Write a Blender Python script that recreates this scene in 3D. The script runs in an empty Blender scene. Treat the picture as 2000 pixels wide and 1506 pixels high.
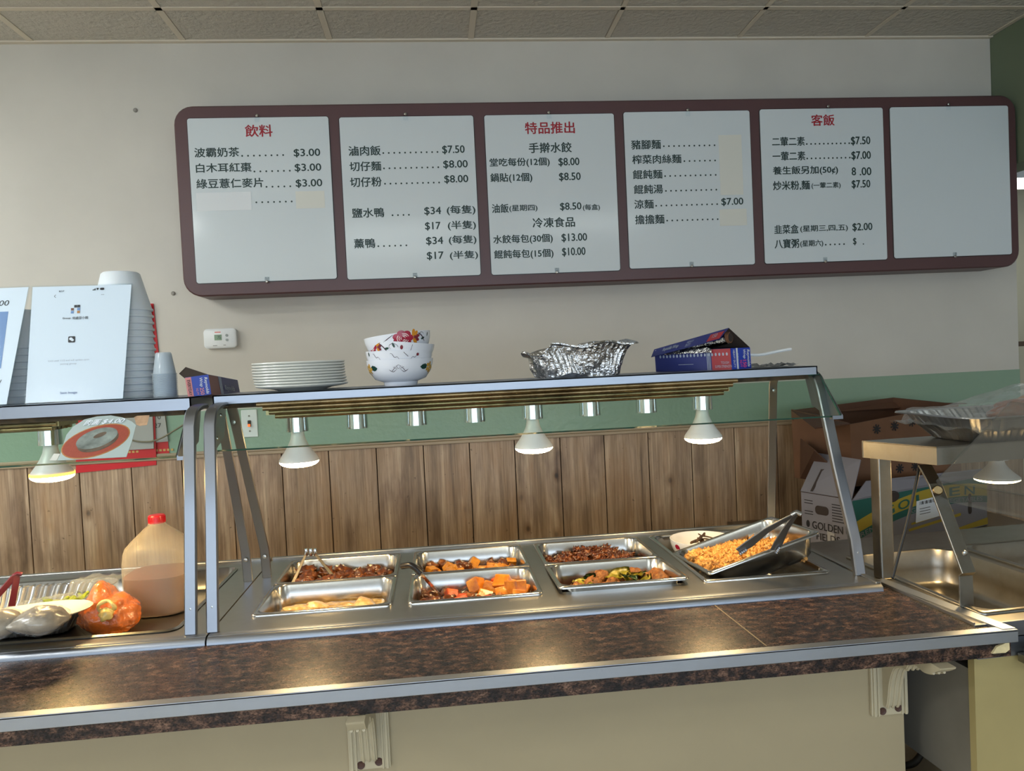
import bpy, bmesh, math, random
from math import sin, cos, pi, radians, sqrt
from mathutils import Vector, Matrix, noise

random.seed(7)
S = bpy.context.scene
COL = S.collection

# ------------------------------------------------------------------ camera
FPX, YAW, PITCH, ROLL = 1481.5, 0.09731316, -0.03060415, -0.0468993
IMW, IMH = 2000, 1506
CF = Vector((sin(YAW) * cos(PITCH), cos(YAW) * cos(PITCH), sin(PITCH)))
_r = Vector((cos(YAW), -sin(YAW), 0)); _u = _r.cross(CF)
CR = cos(ROLL) * _r + sin(ROLL) * _u
CU = -sin(ROLL) * _r + cos(ROLL) * _u
CP = Vector((0, 0, 1.5))
cam = bpy.data.cameras.new('camera'); cam_o = bpy.data.objects.new('camera', cam); COL.objects.link(cam_o)
cam.sensor_width = 36; cam.sensor_fit = 'HORIZONTAL'; cam.lens = FPX / IMW * 36; cam.clip_start = 0.02
cam_o.matrix_world = Matrix(((CR.x, CU.x, -CF.x, CP.x), (CR.y, CU.y, -CF.y, CP.y), (CR.z, CU.z, -CF.z, CP.z), (0, 0, 0, 1)))
S.camera = cam_o

def P(px, py, X=None, Y=None, Z=None):
    """photo pixel -> the point where its ray meets the plane x=X, y=Y or z=Z"""
    v = CR * ((px - IMW / 2) / FPX) - CU * ((py - IMH / 2) / FPX) + CF
    if X is not None: t = (X - CP.x) / v.x
    elif Y is not None: t = (Y - CP.y) / v.y
    else: t = (Z - CP.z) / v.z
    return CP + v * t

# ------------------------------------------------------------------ world, lights, exposure
W = bpy.data.worlds.new('world'); S.world = W; W.use_nodes = True
W.node_tree.nodes['Background'].inputs[0].default_value = (0.62, 0.78, 1.0, 1)
W.node_tree.nodes['Background'].inputs[1].default_value = 0.9
S.view_settings.view_transform = 'Standard'; S.view_settings.look = 'None'
S.view_settings.gamma = 1; S.view_settings.use_curve_mapping = False
S.view_settings.exposure = 0.45
S.cycles.use_denoising = True
S.cycles.max_bounces = 10; S.cycles.transparent_max_bounces = 24
S.cycles.sample_clamp_indirect = 6

def area(name, loc, rot, sx, sy, power, color):
    l = bpy.data.lights.new(name, 'AREA'); l.shape = 'RECTANGLE'; l.size = sx; l.size_y = sy
    l.energy = power; l.color = color
    o = bpy.data.objects.new(name, l); o.location = loc; o.rotation_euler = rot; COL.objects.link(o)
    return o
WINDOWS = [(-3.8, -1.6), (-1.3, 0.9), (1.2, 3.4)]
WIN_Z = (0.6, 2.3)
YWIN = -5.0
for wx0, wx1 in WINDOWS:      # daylight standing in each window of the shop front, behind the camera
    dl = area('window_daylight', ((wx0 + wx1) / 2, YWIN + .12, sum(WIN_Z) / 2), (radians(90 - 8), 0, 0), wx1 - wx0, WIN_Z[1] - WIN_Z[0], 40, (0.72, 0.86, 1.0))
BULB_EMIT = 84.0
TROFFER_EMIT = 4.5
FILL_TUBE_EMIT = 24.0

# ------------------------------------------------------------------ materials
def lin(c):
    if isinstance(c, str):
        c = [int(c[i:i + 2], 16) / 255 for i in (0, 2, 4)]
    return tuple(x / 12.92 if x <= 0.04045 else ((x + 0.055) / 1.055) ** 2.4 for x in c) + (1,)

class NT:
    def __init__(s, name):
        s.m = bpy.data.materials.new(name); s.m.use_nodes = True
        s.t = s.m.node_tree; s.n = s.t.nodes; s.b = s.n['Principled BSDF']; s.out = s.n['Material Output']
    def new(s, typ, **kw):
        n = s.n.new(typ)
        for k, v in kw.items():
            if k in n.inputs: n.inputs[k].default_value = v
            else: setattr(n, k, v)
        return n
    def link(s, a, b): s.t.links.new(a, b)
    def coords(s, scale=(1, 1, 1), kind='Object', rot=(0, 0, 0)):
        tc = s.new('ShaderNodeTexCoord'); mp = s.new('ShaderNodeMapping')
        mp.inputs['Scale'].default_value = scale; mp.inputs['Rotation'].default_value = rot
        s.link(tc.outputs[kind], mp.inputs['Vector']); return mp.outputs['Vector']
    def noise(s, vec, scale, detail=4, rough=0.55, dist=0):
        n = s.new('ShaderNodeTexNoise', Scale=scale, Detail=detail, Roughness=rough, Distortion=dist)
        s.link(vec, n.inputs['Vector']); return n.outputs['Fac']
    def ramp(s, fac, stops):
        r = s.new('ShaderNodeValToRGB'); e = r.color_ramp.elements
        while len(e) < len(stops): e.new(0.5)
        for k, (p, c) in enumerate(stops): e[k].position = p; e[k].color = lin(c)
        s.link(fac, r.inputs['Fac']); return r.outputs['Color']
    def bump(s, fac, strength=0.2, dist=0.01):
        b = s.new('ShaderNodeBump', Strength=strength, Distance=dist)
        s.link(fac, b.inputs['Height']); s.link(b.outputs['Normal'], s.b.inputs['Normal'])

def mat(name, color, rough=0.5, metal=0.0, var=0, vscale=8, bump=0, bscale=60, bdist=0.004, spec=0.5, coat=0, stretch=(1, 1, 1), sss=0):
    k = NT(name); b = k.b
    b.inputs['Base Color'].default_value = lin(color); b.inputs['Roughness'].default_value = rough
    b.inputs['Metallic'].default_value = metal; b.inputs['Specular IOR Level'].default_value = spec
    b.inputs['Coat Weight'].default_value = coat; b.inputs['Coat Roughness'].default_value = 0.1
    if sss: b.inputs['Subsurface Weight'].default_value = sss; b.inputs['Subsurface Radius'].default_value = (0.01, 0.006, 0.003)
    if var:
        c = lin(color); v = k.coords(stretch)
        f = k.noise(v, vscale, 5)
        lo = tuple(max(0, x * (1 - var)) for x in c[:3]); hi = tuple(min(1, x * (1 + var)) for x in c[:3])
        r = k.new('ShaderNodeValToRGB'); e = r.color_ramp.elements
        e[0].position = 0.3; e[0].color = lo + (1,); e[1].position = 0.7; e[1].color = hi + (1,)
        k.link(f, r.inputs['Fac']); k.link(r.outputs['Color'], b.inputs['Base Color'])
    if bump:
        k.bump(k.noise(k.coords(stretch), bscale, 4), bump, bdist)
    return k.m

def steel(name, color, rough, scale=(1, 60, 60), amount=0.12, dirt=0.0, dcol='6b5a3c'):
    """brushed steel: fine streaks along one axis"""
    k = NT(name); b = k.b; b.inputs['Metallic'].default_value = 1
    b.inputs['Base Color'].default_value = lin(color)
    f = k.noise(k.coords(scale), 14, 3, 0.7)
    mr = k.new('ShaderNodeMapRange'); mr.inputs['To Min'].default_value = rough - amount / 2; mr.inputs['To Max'].default_value = rough + amount / 2
    k.link(f, mr.inputs['Value']); k.link(mr.outputs['Result'], b.inputs['Roughness'])
    k.bump(f, 0.02, 0.001)
    if dirt:
        f2 = k.noise(k.coords((1, 1, 1)), 9, 6, 0.65)
        col = k.ramp(f2, [(0.45, color), (0.75, dcol)])
        mx = k.new('ShaderNodeMix', data_type='RGBA'); mx.inputs[0].default_value = dirt
        mx.inputs[6].default_value = lin(color); k.link(col, mx.inputs[7]); k.link(mx.outputs[2], b.inputs['Base Color'])
    return k.m

def clear(name, tint=(1, 1, 1), rough=0.02, ior=1.45, bump=0, bscale=40, haze=0.0, hazecol='e8eef0'):
    """thin clear sheet: tinted see-through with a fresnel sheen"""
    k = NT(name); k.n.remove(k.b)
    fr = k.new('ShaderNodeFresnel', IOR=ior); tr = k.new('ShaderNodeBsdfTransparent'); tr.inputs[0].default_value = tint + (1,)
    gl = k.new('ShaderNodeBsdfGlossy', Roughness=rough); mx = k.new('ShaderNodeMixShader')
    ge = k.new('ShaderNodeNewGeometry'); inv_ = k.new('ShaderNodeMath', operation='SUBTRACT'); inv_.inputs[0].default_value = 1
    k.link(ge.outputs['Backfacing'], inv_.inputs[1]); mu = k.new('ShaderNodeMath', operation='MULTIPLY')
    k.link(fr.outputs[0], mu.inputs[0]); k.link(inv_.outputs[0], mu.inputs[1])
    k.link(mu.outputs[0], mx.inputs[0]); k.link(tr.outputs[0], mx.inputs[1]); k.link(gl.outputs[0], mx.inputs[2])
    last = mx.outputs[0]
    if bump:
        bn = k.new('ShaderNodeBump', Strength=bump, Distance=0.02)
        k.link(k.noise(k.coords(), bscale, 5, 0.6, 1.5), bn.inputs['Height'])
        k.link(bn.outputs[0], fr.inputs['Normal']); k.link(bn.outputs[0], gl.inputs['Normal'])
    if haze:
        df = k.new('ShaderNodeBsdfDiffuse'); df.inputs[0].default_value = lin(hazecol)
        m2 = k.new('ShaderNodeMixShader'); m2.inputs[0].default_value = haze
        k.link(last, m2.inputs[1]); k.link(df.outputs[0], m2.inputs[2]); last = m2.outputs[0]
    k.link(last, k.out.inputs['Surface'])
    return k.m

def emit(name, color, strength):
    k = NT(name); b = k.b
    b.inputs['Base Color'].default_value = lin(color); b.inputs['Emission Color'].default_value = lin(color)
    b.inputs['Emission Strength'].default_value = strength
    return k.m

M = {}
M['wall'] = mat('cream_wall_paint', 'c4c0b6', 0.6, var=0.05, vscale=2.5, bump=0.05, bscale=120)
M['green'] = mat('sage_green_paint', '86a08a', 0.28, bump=0.22, bscale=45, bdist=0.006)
M['beam_green'] = mat('olive_green_paint', '6d7a63', 0.6)
M['trimwood'] = mat('trim_strip', '9d8b70', 0.4, var=0.15, vscale=20, stretch=(.1, 1, 1))
M['tile'] = mat('ceiling_tile', 'c2bdb2', 0.9, bump=0.9, bscale=42, bdist=0.012)
M['tbar'] = mat('ceiling_grid_paint', 'd2c8b6', 0.5)
M['tile_gap'] = mat('ceiling_gap', '6a6456', 0.9)
M['floor'] = mat('floor_tile', 'b0a48e', 0.4, var=0.1)
M['frame'] = mat('maroon_brown_frame', '54393a', 0.42, var=0.06, vscale=3, bump=0.05, bscale=200)
M['panel'] = mat('white_menu_panel', 'cdd5d8', 0.12, spec=0.5)
M['ink'] = mat('dark_green_ink', '14302c', 0.5)
M['ink_red'] = mat('red_ink', '9c1424', 0.5)
M['tape'] = mat('masking_tape', 'd3d3ca', 0.7)
M['tape_white'] = mat('white_tape', 'd6dadc', 0.7)
M['tape_ghost'] = mat('covered_ink', 'c3c8c9', 0.7)
M['nickel'] = mat('nickel_clip', 'b5b3ad', 0.3, 1)
M['rail_steel'] = steel('brushed_steel_shelf', '9499a2', 0.38)
M['post_steel'] = steel('brushed_steel_post', '8a8d93', 0.36, (60, 60, 1))
M['deck_steel'] = steel('steam_table_steel', '9d9d9b', 0.3, (2, 90, 90), 0.07, 0.2, '7c705a')
M['pan_steel'] = steel('pan_steel', 'bdbcb9', 0.2, (8, 8, 8), 0.08, 0.12, '8a6a44')
M['pan_steel_burnt'] = steel('stained_pan_steel', 'b5b2ac', 0.24, (8, 8, 8), 0.1, 0.35, '5f4126')
M['station_steel'] = steel('worn_steel', '918e87', 0.32, (1, 30, 30), 0.12, 0.4, '6a5a40')
M['cab_grey'] = mat('grey_cabinet_metal', '7a756c', 0.45, var=0.12, vscale=6)
M['side_steel'] = steel('dull_grey_steel', '77736c', 0.5, (40, 40, 1), 0.1, 0.4, '4c453a')
M['chrome'] = mat('chrome', 'd6d8da', 0.06, 1)
M['brass_rod'] = steel('heat_browned_metal', '93805e', 0.3, (6, 50, 50), 0.2, 0.9, '33230f')
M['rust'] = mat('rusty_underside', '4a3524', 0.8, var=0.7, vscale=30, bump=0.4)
M['alum_trim'] = steel('aluminium_edge_trim', 'a8aeb8', 0.4, (1, 80, 80), 0.08, 0.1, '8a8474')
M['glass'] = clear('glass_pane', (0.92, 0.965, 0.94))
M['glass_edge'] = mat('glass_edge_green', '2f5a50', 0.1)
M['acrylic'] = clear('acrylic_sheet', (0.80, 0.80, 0.78), 0.06, 1.5, haze=0.13, hazecol='8a8884')
M['holder'] = clear('clear_sign_holder', (0.95, 0.97, 0.98), 0.12, 1.18)
M['film'] = clear('cling_film', (0.96, 0.97, 0.97), 0.1, 1.35, 0.6, 30, 0.15)
M['bulb_white'] = mat('bulb_housing_white', 'e4e2dc', 0.3)
M['bulb_ring'] = emit('bulb_amber_ring', 'ffc460', 1.2)
M['bulb_lens'] = emit('bulb_lens_warm', 'ffd898', BULB_EMIT)
M['bulb_lens_amber'] = emit('bulb_lens_amber', 'ffd58a', BULB_EMIT)
M['socket_dark'] = mat('socket_inside', '3a352c', 0.6)
M['white_plastic'] = mat('white_plastic', 'dfe3e4', 0.35)
M['grey_plastic'] = mat('grey_plastic', '8f9693', 0.4)
M['lcd'] = mat('lcd_green', '7f9a7a', 0.2)
M['black'] = mat('black', '0c0c0d', 0.4)
M['black_handle'] = mat('black_handle_plastic', '17171a', 0.3)
M['red_dot'] = emit('switch_pilot_light', 'ff5a1e', 1.5)
M['foam'] = mat('white_foam_cup', 'dfe6ec', 0.45, sss=0.1)
M['clear_cup'] = clear('clear_portion_cup', (0.88, 0.92, 0.95), 0.1, 1.45, haze=0.45, hazecol='dfe8ee')
M['plate'] = mat('white_melamine', 'd9dad3', 0.25)
M['bowl'] = mat('white_bowl_melamine', 'e3e6ee', 0.15)
M['rose'] = mat('rose_red_print', 'a11d3a', 0.25, var=0.15, vscale=60)
M['rose_pale'] = mat('rose_pale_print', 'e8d5d4', 0.25)
M['petal'] = mat('orange_petal_print', 'd08a26', 0.25)
M['petal_dark'] = mat('maroon_petal_print', '7c2836', 0.25)
M['yellow_petal'] = mat('yellow_petal_print', 'd2a03c', 0.25, var=0.2, vscale=50)
M['leaf_print'] = mat('dark_leaf_print', '1d4038', 0.25)
M['vine'] = mat('dark_vine_print', '3a2030', 0.3)
M['paper'] = mat('printed_paper', 'e4ebf4', 0.6)
M['paper_grey'] = mat('grey_paper', 'a9a6a4', 0.7)
M['calendar_red'] = mat('calendar_red', 'c3101a', 0.5)
M['gold_ink'] = mat('gold_ink', 'c9a05a', 0.5)
M['sign_ink'] = mat('black_print', '16161a', 0.5)
M['grey_ink'] = mat('grey_print', 'a9adb8', 0.6)
M['blue_ink'] = mat('blue_print', '3a5a90', 0.6)
M['photo_blue'] = mat('photo_blue', '6f8fbe', 0.5)
M['photo_dark'] = mat('photo_dark', '22242a', 0.5)
M['photo_meat'] = mat('photo_meat', '6b4230', 0.5, var=0.6, vscale=120)
M['photo_pink'] = mat('photo_pink', 'b878a8', 0.5, var=0.3, vscale=150)
M['photo_green'] = mat('photo_lettuce', 'a9bb84', 0.5, var=0.3, vscale=90)
M['photo_plate'] = mat('photo_plate', 'aab8b6', 0.5)
M['photo_soup'] = mat('photo_soup', '9a4634', 0.5, var=0.08, vscale=200)
M['photo_rim'] = mat('photo_soup_rim', 'b07a44', 0.5)
M['photo_ball'] = mat('photo_dumpling', '7c8580', 0.4, var=0.55, vscale=28)
M['photo_ball_dark'] = mat('photo_dumpling_dark', '66574a', 0.4, var=0.4, vscale=40)
M['photo_wood'] = mat('photo_wood', 'b59374', 0.5, var=0.25, vscale=50)
M['box_blue'] = mat('box_royal_blue', '1e3fae', 0.35)
M['box_navy'] = mat('box_navy', '26306e', 0.4)
M['box_red'] = mat('box_red', '9a3038', 0.4)
M['box_salmon'] = mat('box_salmon', 'e08a86', 0.4)
M['box_brownred'] = mat('box_faded_red', '865a55', 0.5)
M['box_grey'] = mat('box_grey_stripe', '9aa4b4', 0.4)
M['box_pink_ink'] = mat('box_pink_ink', 'e8508a', 0.4)
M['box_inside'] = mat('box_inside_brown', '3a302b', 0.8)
M['core'] = mat('cardboard_core', '7a5238', 0.8)
M['cardboard'] = mat('brown_cardboard', '6c4b34', 0.75, var=0.12, vscale=5)
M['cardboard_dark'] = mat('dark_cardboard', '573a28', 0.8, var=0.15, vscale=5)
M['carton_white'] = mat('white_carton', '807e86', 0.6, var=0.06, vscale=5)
M['carton_green'] = mat('carton_green', '1d5a50', 0.6)
M['carton_yellow'] = mat('carton_yellow', 'a8922a', 0.6)
M['carton_ink'] = mat('carton_ink', '1c1a1c', 0.6)
M['foil'] = mat('aluminium_foil', 'cfd0d2', 0.16, 1, bump=0.9, bscale=45, bdist=0.012)
M['foil_tray'] = mat('aluminium_tray', 'b4b6b9', 0.3, 1, bump=0.25, bscale=90, bdist=0.003)
M['cord'] = mat('black_cord', '15130f', 0.5)
M['wire'] = mat('tan_wire', '7a715c', 0.5)
M['maroon'] = mat('maroon_plastic', '5c1826', 0.3)
M['counter_paint'] = mat('cream_counter_paint', 'a89a7c', 0.5, var=0.04, vscale=3)
M['corbel'] = mat('ivory_corbel_paint', 'bcb196', 0.4)
M['beige_panel'] = mat('yellowed_panel', 'aa9a68', 0.55, var=0.08, vscale=4)
M['chip'] = mat('exposed_particle_board', 'd8c79a', 0.8, var=0.2, vscale=50)
M['kitchen_wall'] = mat('kitchen_wall', 'cfc9b0', 0.7)
M['kitchen_brown'] = mat('kitchen_brown', '5c4a3a', 0.7)
M['screw'] = mat('screw_head', '8d8a82', 0.5)
M['screw_rust'] = mat('rusty_screw', '4c3128', 0.6)
M['jug_red'] = mat('red_cap', 'c81a24', 0.35)
M['jug_liquid'] = mat('brown_sauce', '66321a', 0.3)
M['orange_bag'] = mat('orange_bagged_food', 'e2701a', 0.18, var=0.35, vscale=30, bump=0.9, bscale=26, bdist=0.012, coat=0.6)
M['knot'] = mat('tied_bag_knot', 'e8c878', 0.25, bump=0.5, bscale=70)
M['film_thin'] = clear('cling_film_tight', (0.96, 0.97, 0.97), 0.08, 1.36, 0.5, 40, 0.015)
M['parcel'] = mat('wrapped_grey_food', '9c8f7e', 0.25, var=0.5, vscale=16, bump=0.3, bscale=22, coat=0.3)
M['veg'] = mat('green_vegetable', '8b9a34', 0.35, var=0.5, vscale=40, bump=0.4)
M['plate_cream'] = mat('cream_plate', 'e6dfc8', 0.22)
M['chicken_brown'] = mat('roasted_brown', '8a4c24', 0.3, var=0.4, vscale=30)
M['bread'] = mat('tan_meat', 'a3743c', 0.45, var=0.35, vscale=30)
# foods
def food(name, c1, c2, c3, rough=0.28, scale=45, bump=0.6, coat=0.4):
    k = NT(name); v = k.coords((1, 1, 1)); f = k.noise(v, scale, 5, 0.6)
    k.link(k.ramp(f, [(0.3, c1), (0.52, c2), (0.75, c3)]), k.b.inputs['Base Color'])
    k.b.inputs['Roughness'].default_value = rough; k.b.inputs['Coat Weight'].default_value = coat
    k.b.inputs['Coat Roughness'].default_value = 0.12
    k.bump(k.noise(v, scale * 2.2, 4), bump, 0.004)
    return k.m
M['f_braised'] = food('braised_meat', '2c140a', '6a3816', 'b07238')
M['f_sauce'] = food('brown_sauce_pool', '2a0f06', '5c260d', '7c3a12', 0.15, 30, 0.3, 0.8)
M['f_broth'] = food('yellow_broth', '7c5a1c', 'b08a3c', 'd8c07c', 0.12, 60, 0.9, 0.8)
M['f_pale'] = food('pale_fish', 'a87840', 'd8b272', 'f0deb4')
M['f_potato'] = food('potato', 'a8641a', 'd08c2c', 'e4ac48', 0.35)
M['f_pumpkin'] = food('pumpkin', '9c5010', 'c87a20', 'dc9c3c', 0.32, 30, 0.6, 0.15)
M['f_carrot'] = food('carrot', '8c2c06', 'b44210', 'cc5c1c', 0.45, 30, 0.6, 0.0)
M['f_mushroom'] = food('mushroom', '140d08', '33221a', '5a4030')
M['f_curry'] = food('curry_sauce', '5c2a08', '8c4c14', 'ac6a20', 0.15, 40, 0.5, 0.7)
M['f_pork'] = food('red_pork', '28120a', '5c2e14', '9c5a2a', 0.25, 60)
M['f_meatball'] = food('meatball', '4a2410', '86501e', 'b8843e', 0.5, 90, 1.0, 0.0)
M['f_cabbage'] = food('cabbage', '6e7418', 'b4a83c', 'e0d47c', 0.25, 40)
M['f_greens'] = food('dark_greens', '14280f', '2c4a1c', '5a7a2c', 0.25, 40)
M['f_fried'] = food('fried_batter', '8a5a26', 'c08a42', 'dab478', 0.6, 70, 1.0, 0.05)
M['f_chili'] = food('dried_chili', '1d130a', '4a331c', '6e5230', 0.5)

def wood_mat():
    k = NT('knotty_wood_panelling'); oi = k.new('ShaderNodeTexCoord')
    v = k.coords((13, 1, 0.6)); v2 = k.coords((1, 1, 1))
    f = k.noise(v, 1.6, 6, 0.62, 0.6)
    base = k.ramp(f, [(0.26, '6a5644'), (0.42, 'a08668'), (0.55, 'b2977a'), (0.66, 'c8b090'), (0.8, 'dcc8a8')])
    fine = k.noise(k.coords((60, 1, 2.0)), 2.2, 4, 0.6)
    mx = k.new('ShaderNodeMix', data_type='RGBA', blend_type='MULTIPLY'); mx.inputs[0].default_value = 0.5
    k.link(base, mx.inputs[6]); k.link(k.ramp(fine, [(0.3, '8c8278'), (0.6, 'ffffff')]), mx.inputs[7])
    blot = k.noise(k.coords((4.6, 1, 1.3)), 1.5, 4, 0.6, 0.4)
    mb = k.new('ShaderNodeMix', data_type='RGBA', blend_type='MULTIPLY'); mb.inputs[0].default_value = 0.55
    k.link(mx.outputs[2], mb.inputs[6]); k.link(k.ramp(blot, [(0.34, '8a7468'), (0.5, 'ffffff'), (0.68, 'e8cfa8')]), mb.inputs[7])
    sx = k.new('ShaderNodeSeparateXYZ'); k.link(v2, sx.inputs[0]); cx = k.new('ShaderNodeCombineXYZ')
    for ax, out, s_ in (('X', 0, 7.5), ('Z', 1, 5.0)):
        mm = k.new('ShaderNodeMath', operation='MULTIPLY'); mm.inputs[1].default_value = s_; k.link(sx.outputs[ax], mm.inputs[0]); k.link(mm.outputs[0], cx.inputs[out])
    vo = k.new('ShaderNodeTexVoronoi', voronoi_dimensions='2D', Scale=1.0); k.link(cx.outputs[0], vo.inputs['Vector'])
    kn = k.ramp(vo.outputs['Distance'], [(0.02, '35241a'), (0.05, '7c6450'), (0.08, 'c8b8a4'), (0.2, 'ffffff')])
    m2 = k.new('ShaderNodeMix', data_type='RGBA', blend_type='MULTIPLY')
    sr = k.new('ShaderNodeSeparateColor'); k.link(vo.outputs['Color'], sr.inputs[0]); gt = k.new('ShaderNodeMath', operation='GREATER_THAN'); gt.inputs[1].default_value = 0.66
    k.link(sr.outputs[0], gt.inputs[0]); g2 = k.new('ShaderNodeMath', operation='MULTIPLY'); k.link(gt.outputs[0], g2.inputs[0]); k.link(sr.outputs[1], g2.inputs[1]); k.link(g2.outputs[0], m2.inputs[0])
    k.link(mb.outputs[2], m2.inputs[6]); k.link(kn, m2.inputs[7])
    spk = k.noise(v2, 55, 3, 0.5)
    m3 = k.new('ShaderNodeMix', data_type='RGBA', blend_type='MULTIPLY'); m3.inputs[0].default_value = 0.6
    k.link(m2.outputs[2], m3.inputs[6]); k.link(k.ramp(spk, [(0.22, '4c3a2c'), (0.30, 'ffffff')]), m3.inputs[7])
    k.link(m3.outputs[2], k.b.inputs['Base Color']); k.b.inputs['Roughness'].default_value = 0.42
    return k.m
M['wood'] = wood_mat()
M['groove'] = mat('panel_groove', '1c140e', 0.9)

def granite_mat():
    k = NT('brown_black_laminate'); v = k.coords((1, 1, 1)); va = k.coords((0.6, 1, 1))
    f1 = k.noise(va, 60, 8, 0.78); f2 = k.noise(va, 330, 3, 0.6)
    c1 = k.ramp(f1, [(0.36, '121319'), (0.46, '2a2326'), (0.53, '503c34'), (0.62, '82695c')])
    mx = k.new('ShaderNodeMix', data_type='RGBA', blend_type='OVERLAY'); mx.inputs[0].default_value = 0.85
    k.link(c1, mx.inputs[6]); k.link(k.ramp(f2, [(0.32, '181820'), (0.68, 'dccfc4')]), mx.inputs[7])
    k.link(mx.outputs[2], k.b.inputs['Base Color'])
    mr = k.new('ShaderNodeMapRange'); mr.inputs['To Min'].default_value = 0.2; mr.inputs['To Max'].default_value = 0.36
    k.link(f2, mr.inputs['Value']); k.link(mr.outputs['Result'], k.b.inputs['Roughness'])
    k.b.inputs['Specular IOR Level'].default_value = 0.4
    k.bump(f2, 0.15, 0.002)
    return k.m
M['granite'] = granite_mat()

def jug_mat():
    k = NT('cloudy_plastic_jug')
    tr = k.new('ShaderNodeBsdfTransparent'); mx = k.new('ShaderNodeMixShader'); mx.inputs[0].default_value = 0.31
    tl = k.new('ShaderNodeBsdfTranslucent'); tl.inputs[0].default_value = lin('efe2c8')
    k.b.inputs['Base Color'].default_value = lin('e8dcc4'); k.b.inputs['Roughness'].default_value = 0.3
    m2 = k.new('ShaderNodeMixShader'); m2.inputs[0].default_value = 0.35
    k.link(k.b.outputs[0], m2.inputs[1]); k.link(tl.outputs[0], m2.inputs[2])
    k.link(tr.outputs[0], mx.inputs[1]); k.link(m2.outputs[0], mx.inputs[2]); k.link(mx.outputs[0], k.out.inputs['Surface'])
    return k.m
M['jug'] = jug_mat()

# ------------------------------------------------------------------ object helpers
def tag(o, label=None, cat=None, group=None, kind=None):
    if label: o['label'] = label
    if cat: o['category'] = cat
    if group: o['group'] = group
    if kind: o['kind'] = kind
    return o

def thing(name, loc, label, cat, group=None, rot=(0, 0, 0), kind=None):
    o = bpy.data.objects.new(name, None); COL.objects.link(o)
    o.location = loc; o.rotation_euler = rot; o.empty_display_size = 0.05
    return tag(o, label, cat, group, kind)

def wloc(o):
    v = Vector((0, 0, 0))
    while o: v = v + o.location; o = o.parent
    return v

def obj(name, bm, mats, parent=None, local=False, smooth=None, recenter=True):
    """link a bmesh as ONE mesh object. Unless local, its vertices are in world space."""
    if not isinstance(mats, (list, tuple)): mats = [mats]
    me = bpy.data.meshes.new(name)
    bmesh.ops.recalc_face_normals(bm, faces=bm.faces)
    if parent and not local: bmesh.ops.translate(bm, vec=-wloc(parent), verts=bm.verts)
    loc = Vector((0, 0, 0))
    if parent is None and not local and recenter and len(bm.verts):
        xs = [v.co.x for v in bm.verts]; ys = [v.co.y for v in bm.verts]; zs = [v.co.z for v in bm.verts]
        loc = Vector(((min(xs) + max(xs)) / 2, (min(ys) + max(ys)) / 2, min(zs)))
        bmesh.ops.translate(bm, vec=-loc, verts=bm.verts)
    bm.to_mesh(me); bm.free()
    for m in mats: me.materials.append(M[m] if isinstance(m, str) else m)
    o = bpy.data.objects.new(name, me); COL.objects.link(o); o.location = loc
    if parent: o.parent = parent
    if smooth is not None:
        for p in me.polygons: p.use_smooth = True
        if smooth < 170: me.set_sharp_from_angle(angle=radians(smooth))
    return o

def copy_tree(o, parent=None):
    c = o.copy(); COL.objects.link(c); c.parent = parent
    for ch in o.children: copy_tree(ch, c)
    return c

def NB(): return bmesh.new()

def box(bm, x0, x1, y0, y1, z0, z1, mi=0, bev=0, mat4=None):
    r = bmesh.ops.create_cube(bm, size=1)
    vs = r['verts']
    for v in vs:
        v.co = Vector(((x0 + x1) / 2 + v.co.x * (x1 - x0), (y0 + y1) / 2 + v.co.y * (y1 - y0), (z0 + z1) / 2 + v.co.z * (z1 - z0)))
    fs = set(f for v in vs for f in v.link_faces)
    for f in fs: f.material_index = mi
    allv = list(vs)
    if bev:
        es = list(set(e for v in vs for e in v.link_edges))
        r2 = bmesh.ops.bevel(bm, geom=es, offset=bev, segments=2, affect='EDGES', profile=0.5)
        allv = list(set(r2['verts']) | set(v for v in vs if v.is_valid))
        for f in set(f for v in allv for f in v.link_faces): f.material_index = mi
    if mat4 is not None: bmesh.ops.transform(bm, matrix=mat4, verts=allv)
    return allv

def loft(bm, rings, mi=0, cap0=True, cap1=True, closed=True):
    vr = [[bm.verts.new(p) for p in ring] for ring in rings]
    n = len(vr[0])
    for a, b in zip(vr[:-1], vr[1:]):
        for i in range(n if closed else n - 1):
            j = (i + 1) % n
            f = bm.faces.new((a[i], a[j], b[j], b[i])); f.material_index = mi
    if cap0 and closed: bm.faces.new(list(reversed(vr[0]))).material_index = mi
    if cap1 and closed: bm.faces.new(vr[-1]).material_index = mi
    return [v for r in vr for v in r]

def lathe(bm, prof, seg=40, c=(0, 0, 0), mi=0, cap0=True, cap1=True):
    rings = [[(c[0] + r * cos(2 * pi * i / seg), c[1] + r * sin(2 * pi * i / seg), c[2] + z) for i in range(seg)] for r, z in prof]
    return loft(bm, rings, mi, cap0, cap1)

def rrect(w, d, r, n=5, cx=0, cy=0):
    r = min(r, w / 2 - 1e-4, d / 2 - 1e-4); pts = []
    for qx, qy, a0 in ((1, 1, 0), (-1, 1, 90), (-1, -1, 180), (1, -1, 270)):
        for k in range(n + 1):
            a = radians(a0 + 90 * k / n)
            pts.append((cx + qx * (w / 2 - r) + r * cos(a), cy + qy * (d / 2 - r) + r * sin(a)))
    return pts

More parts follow.
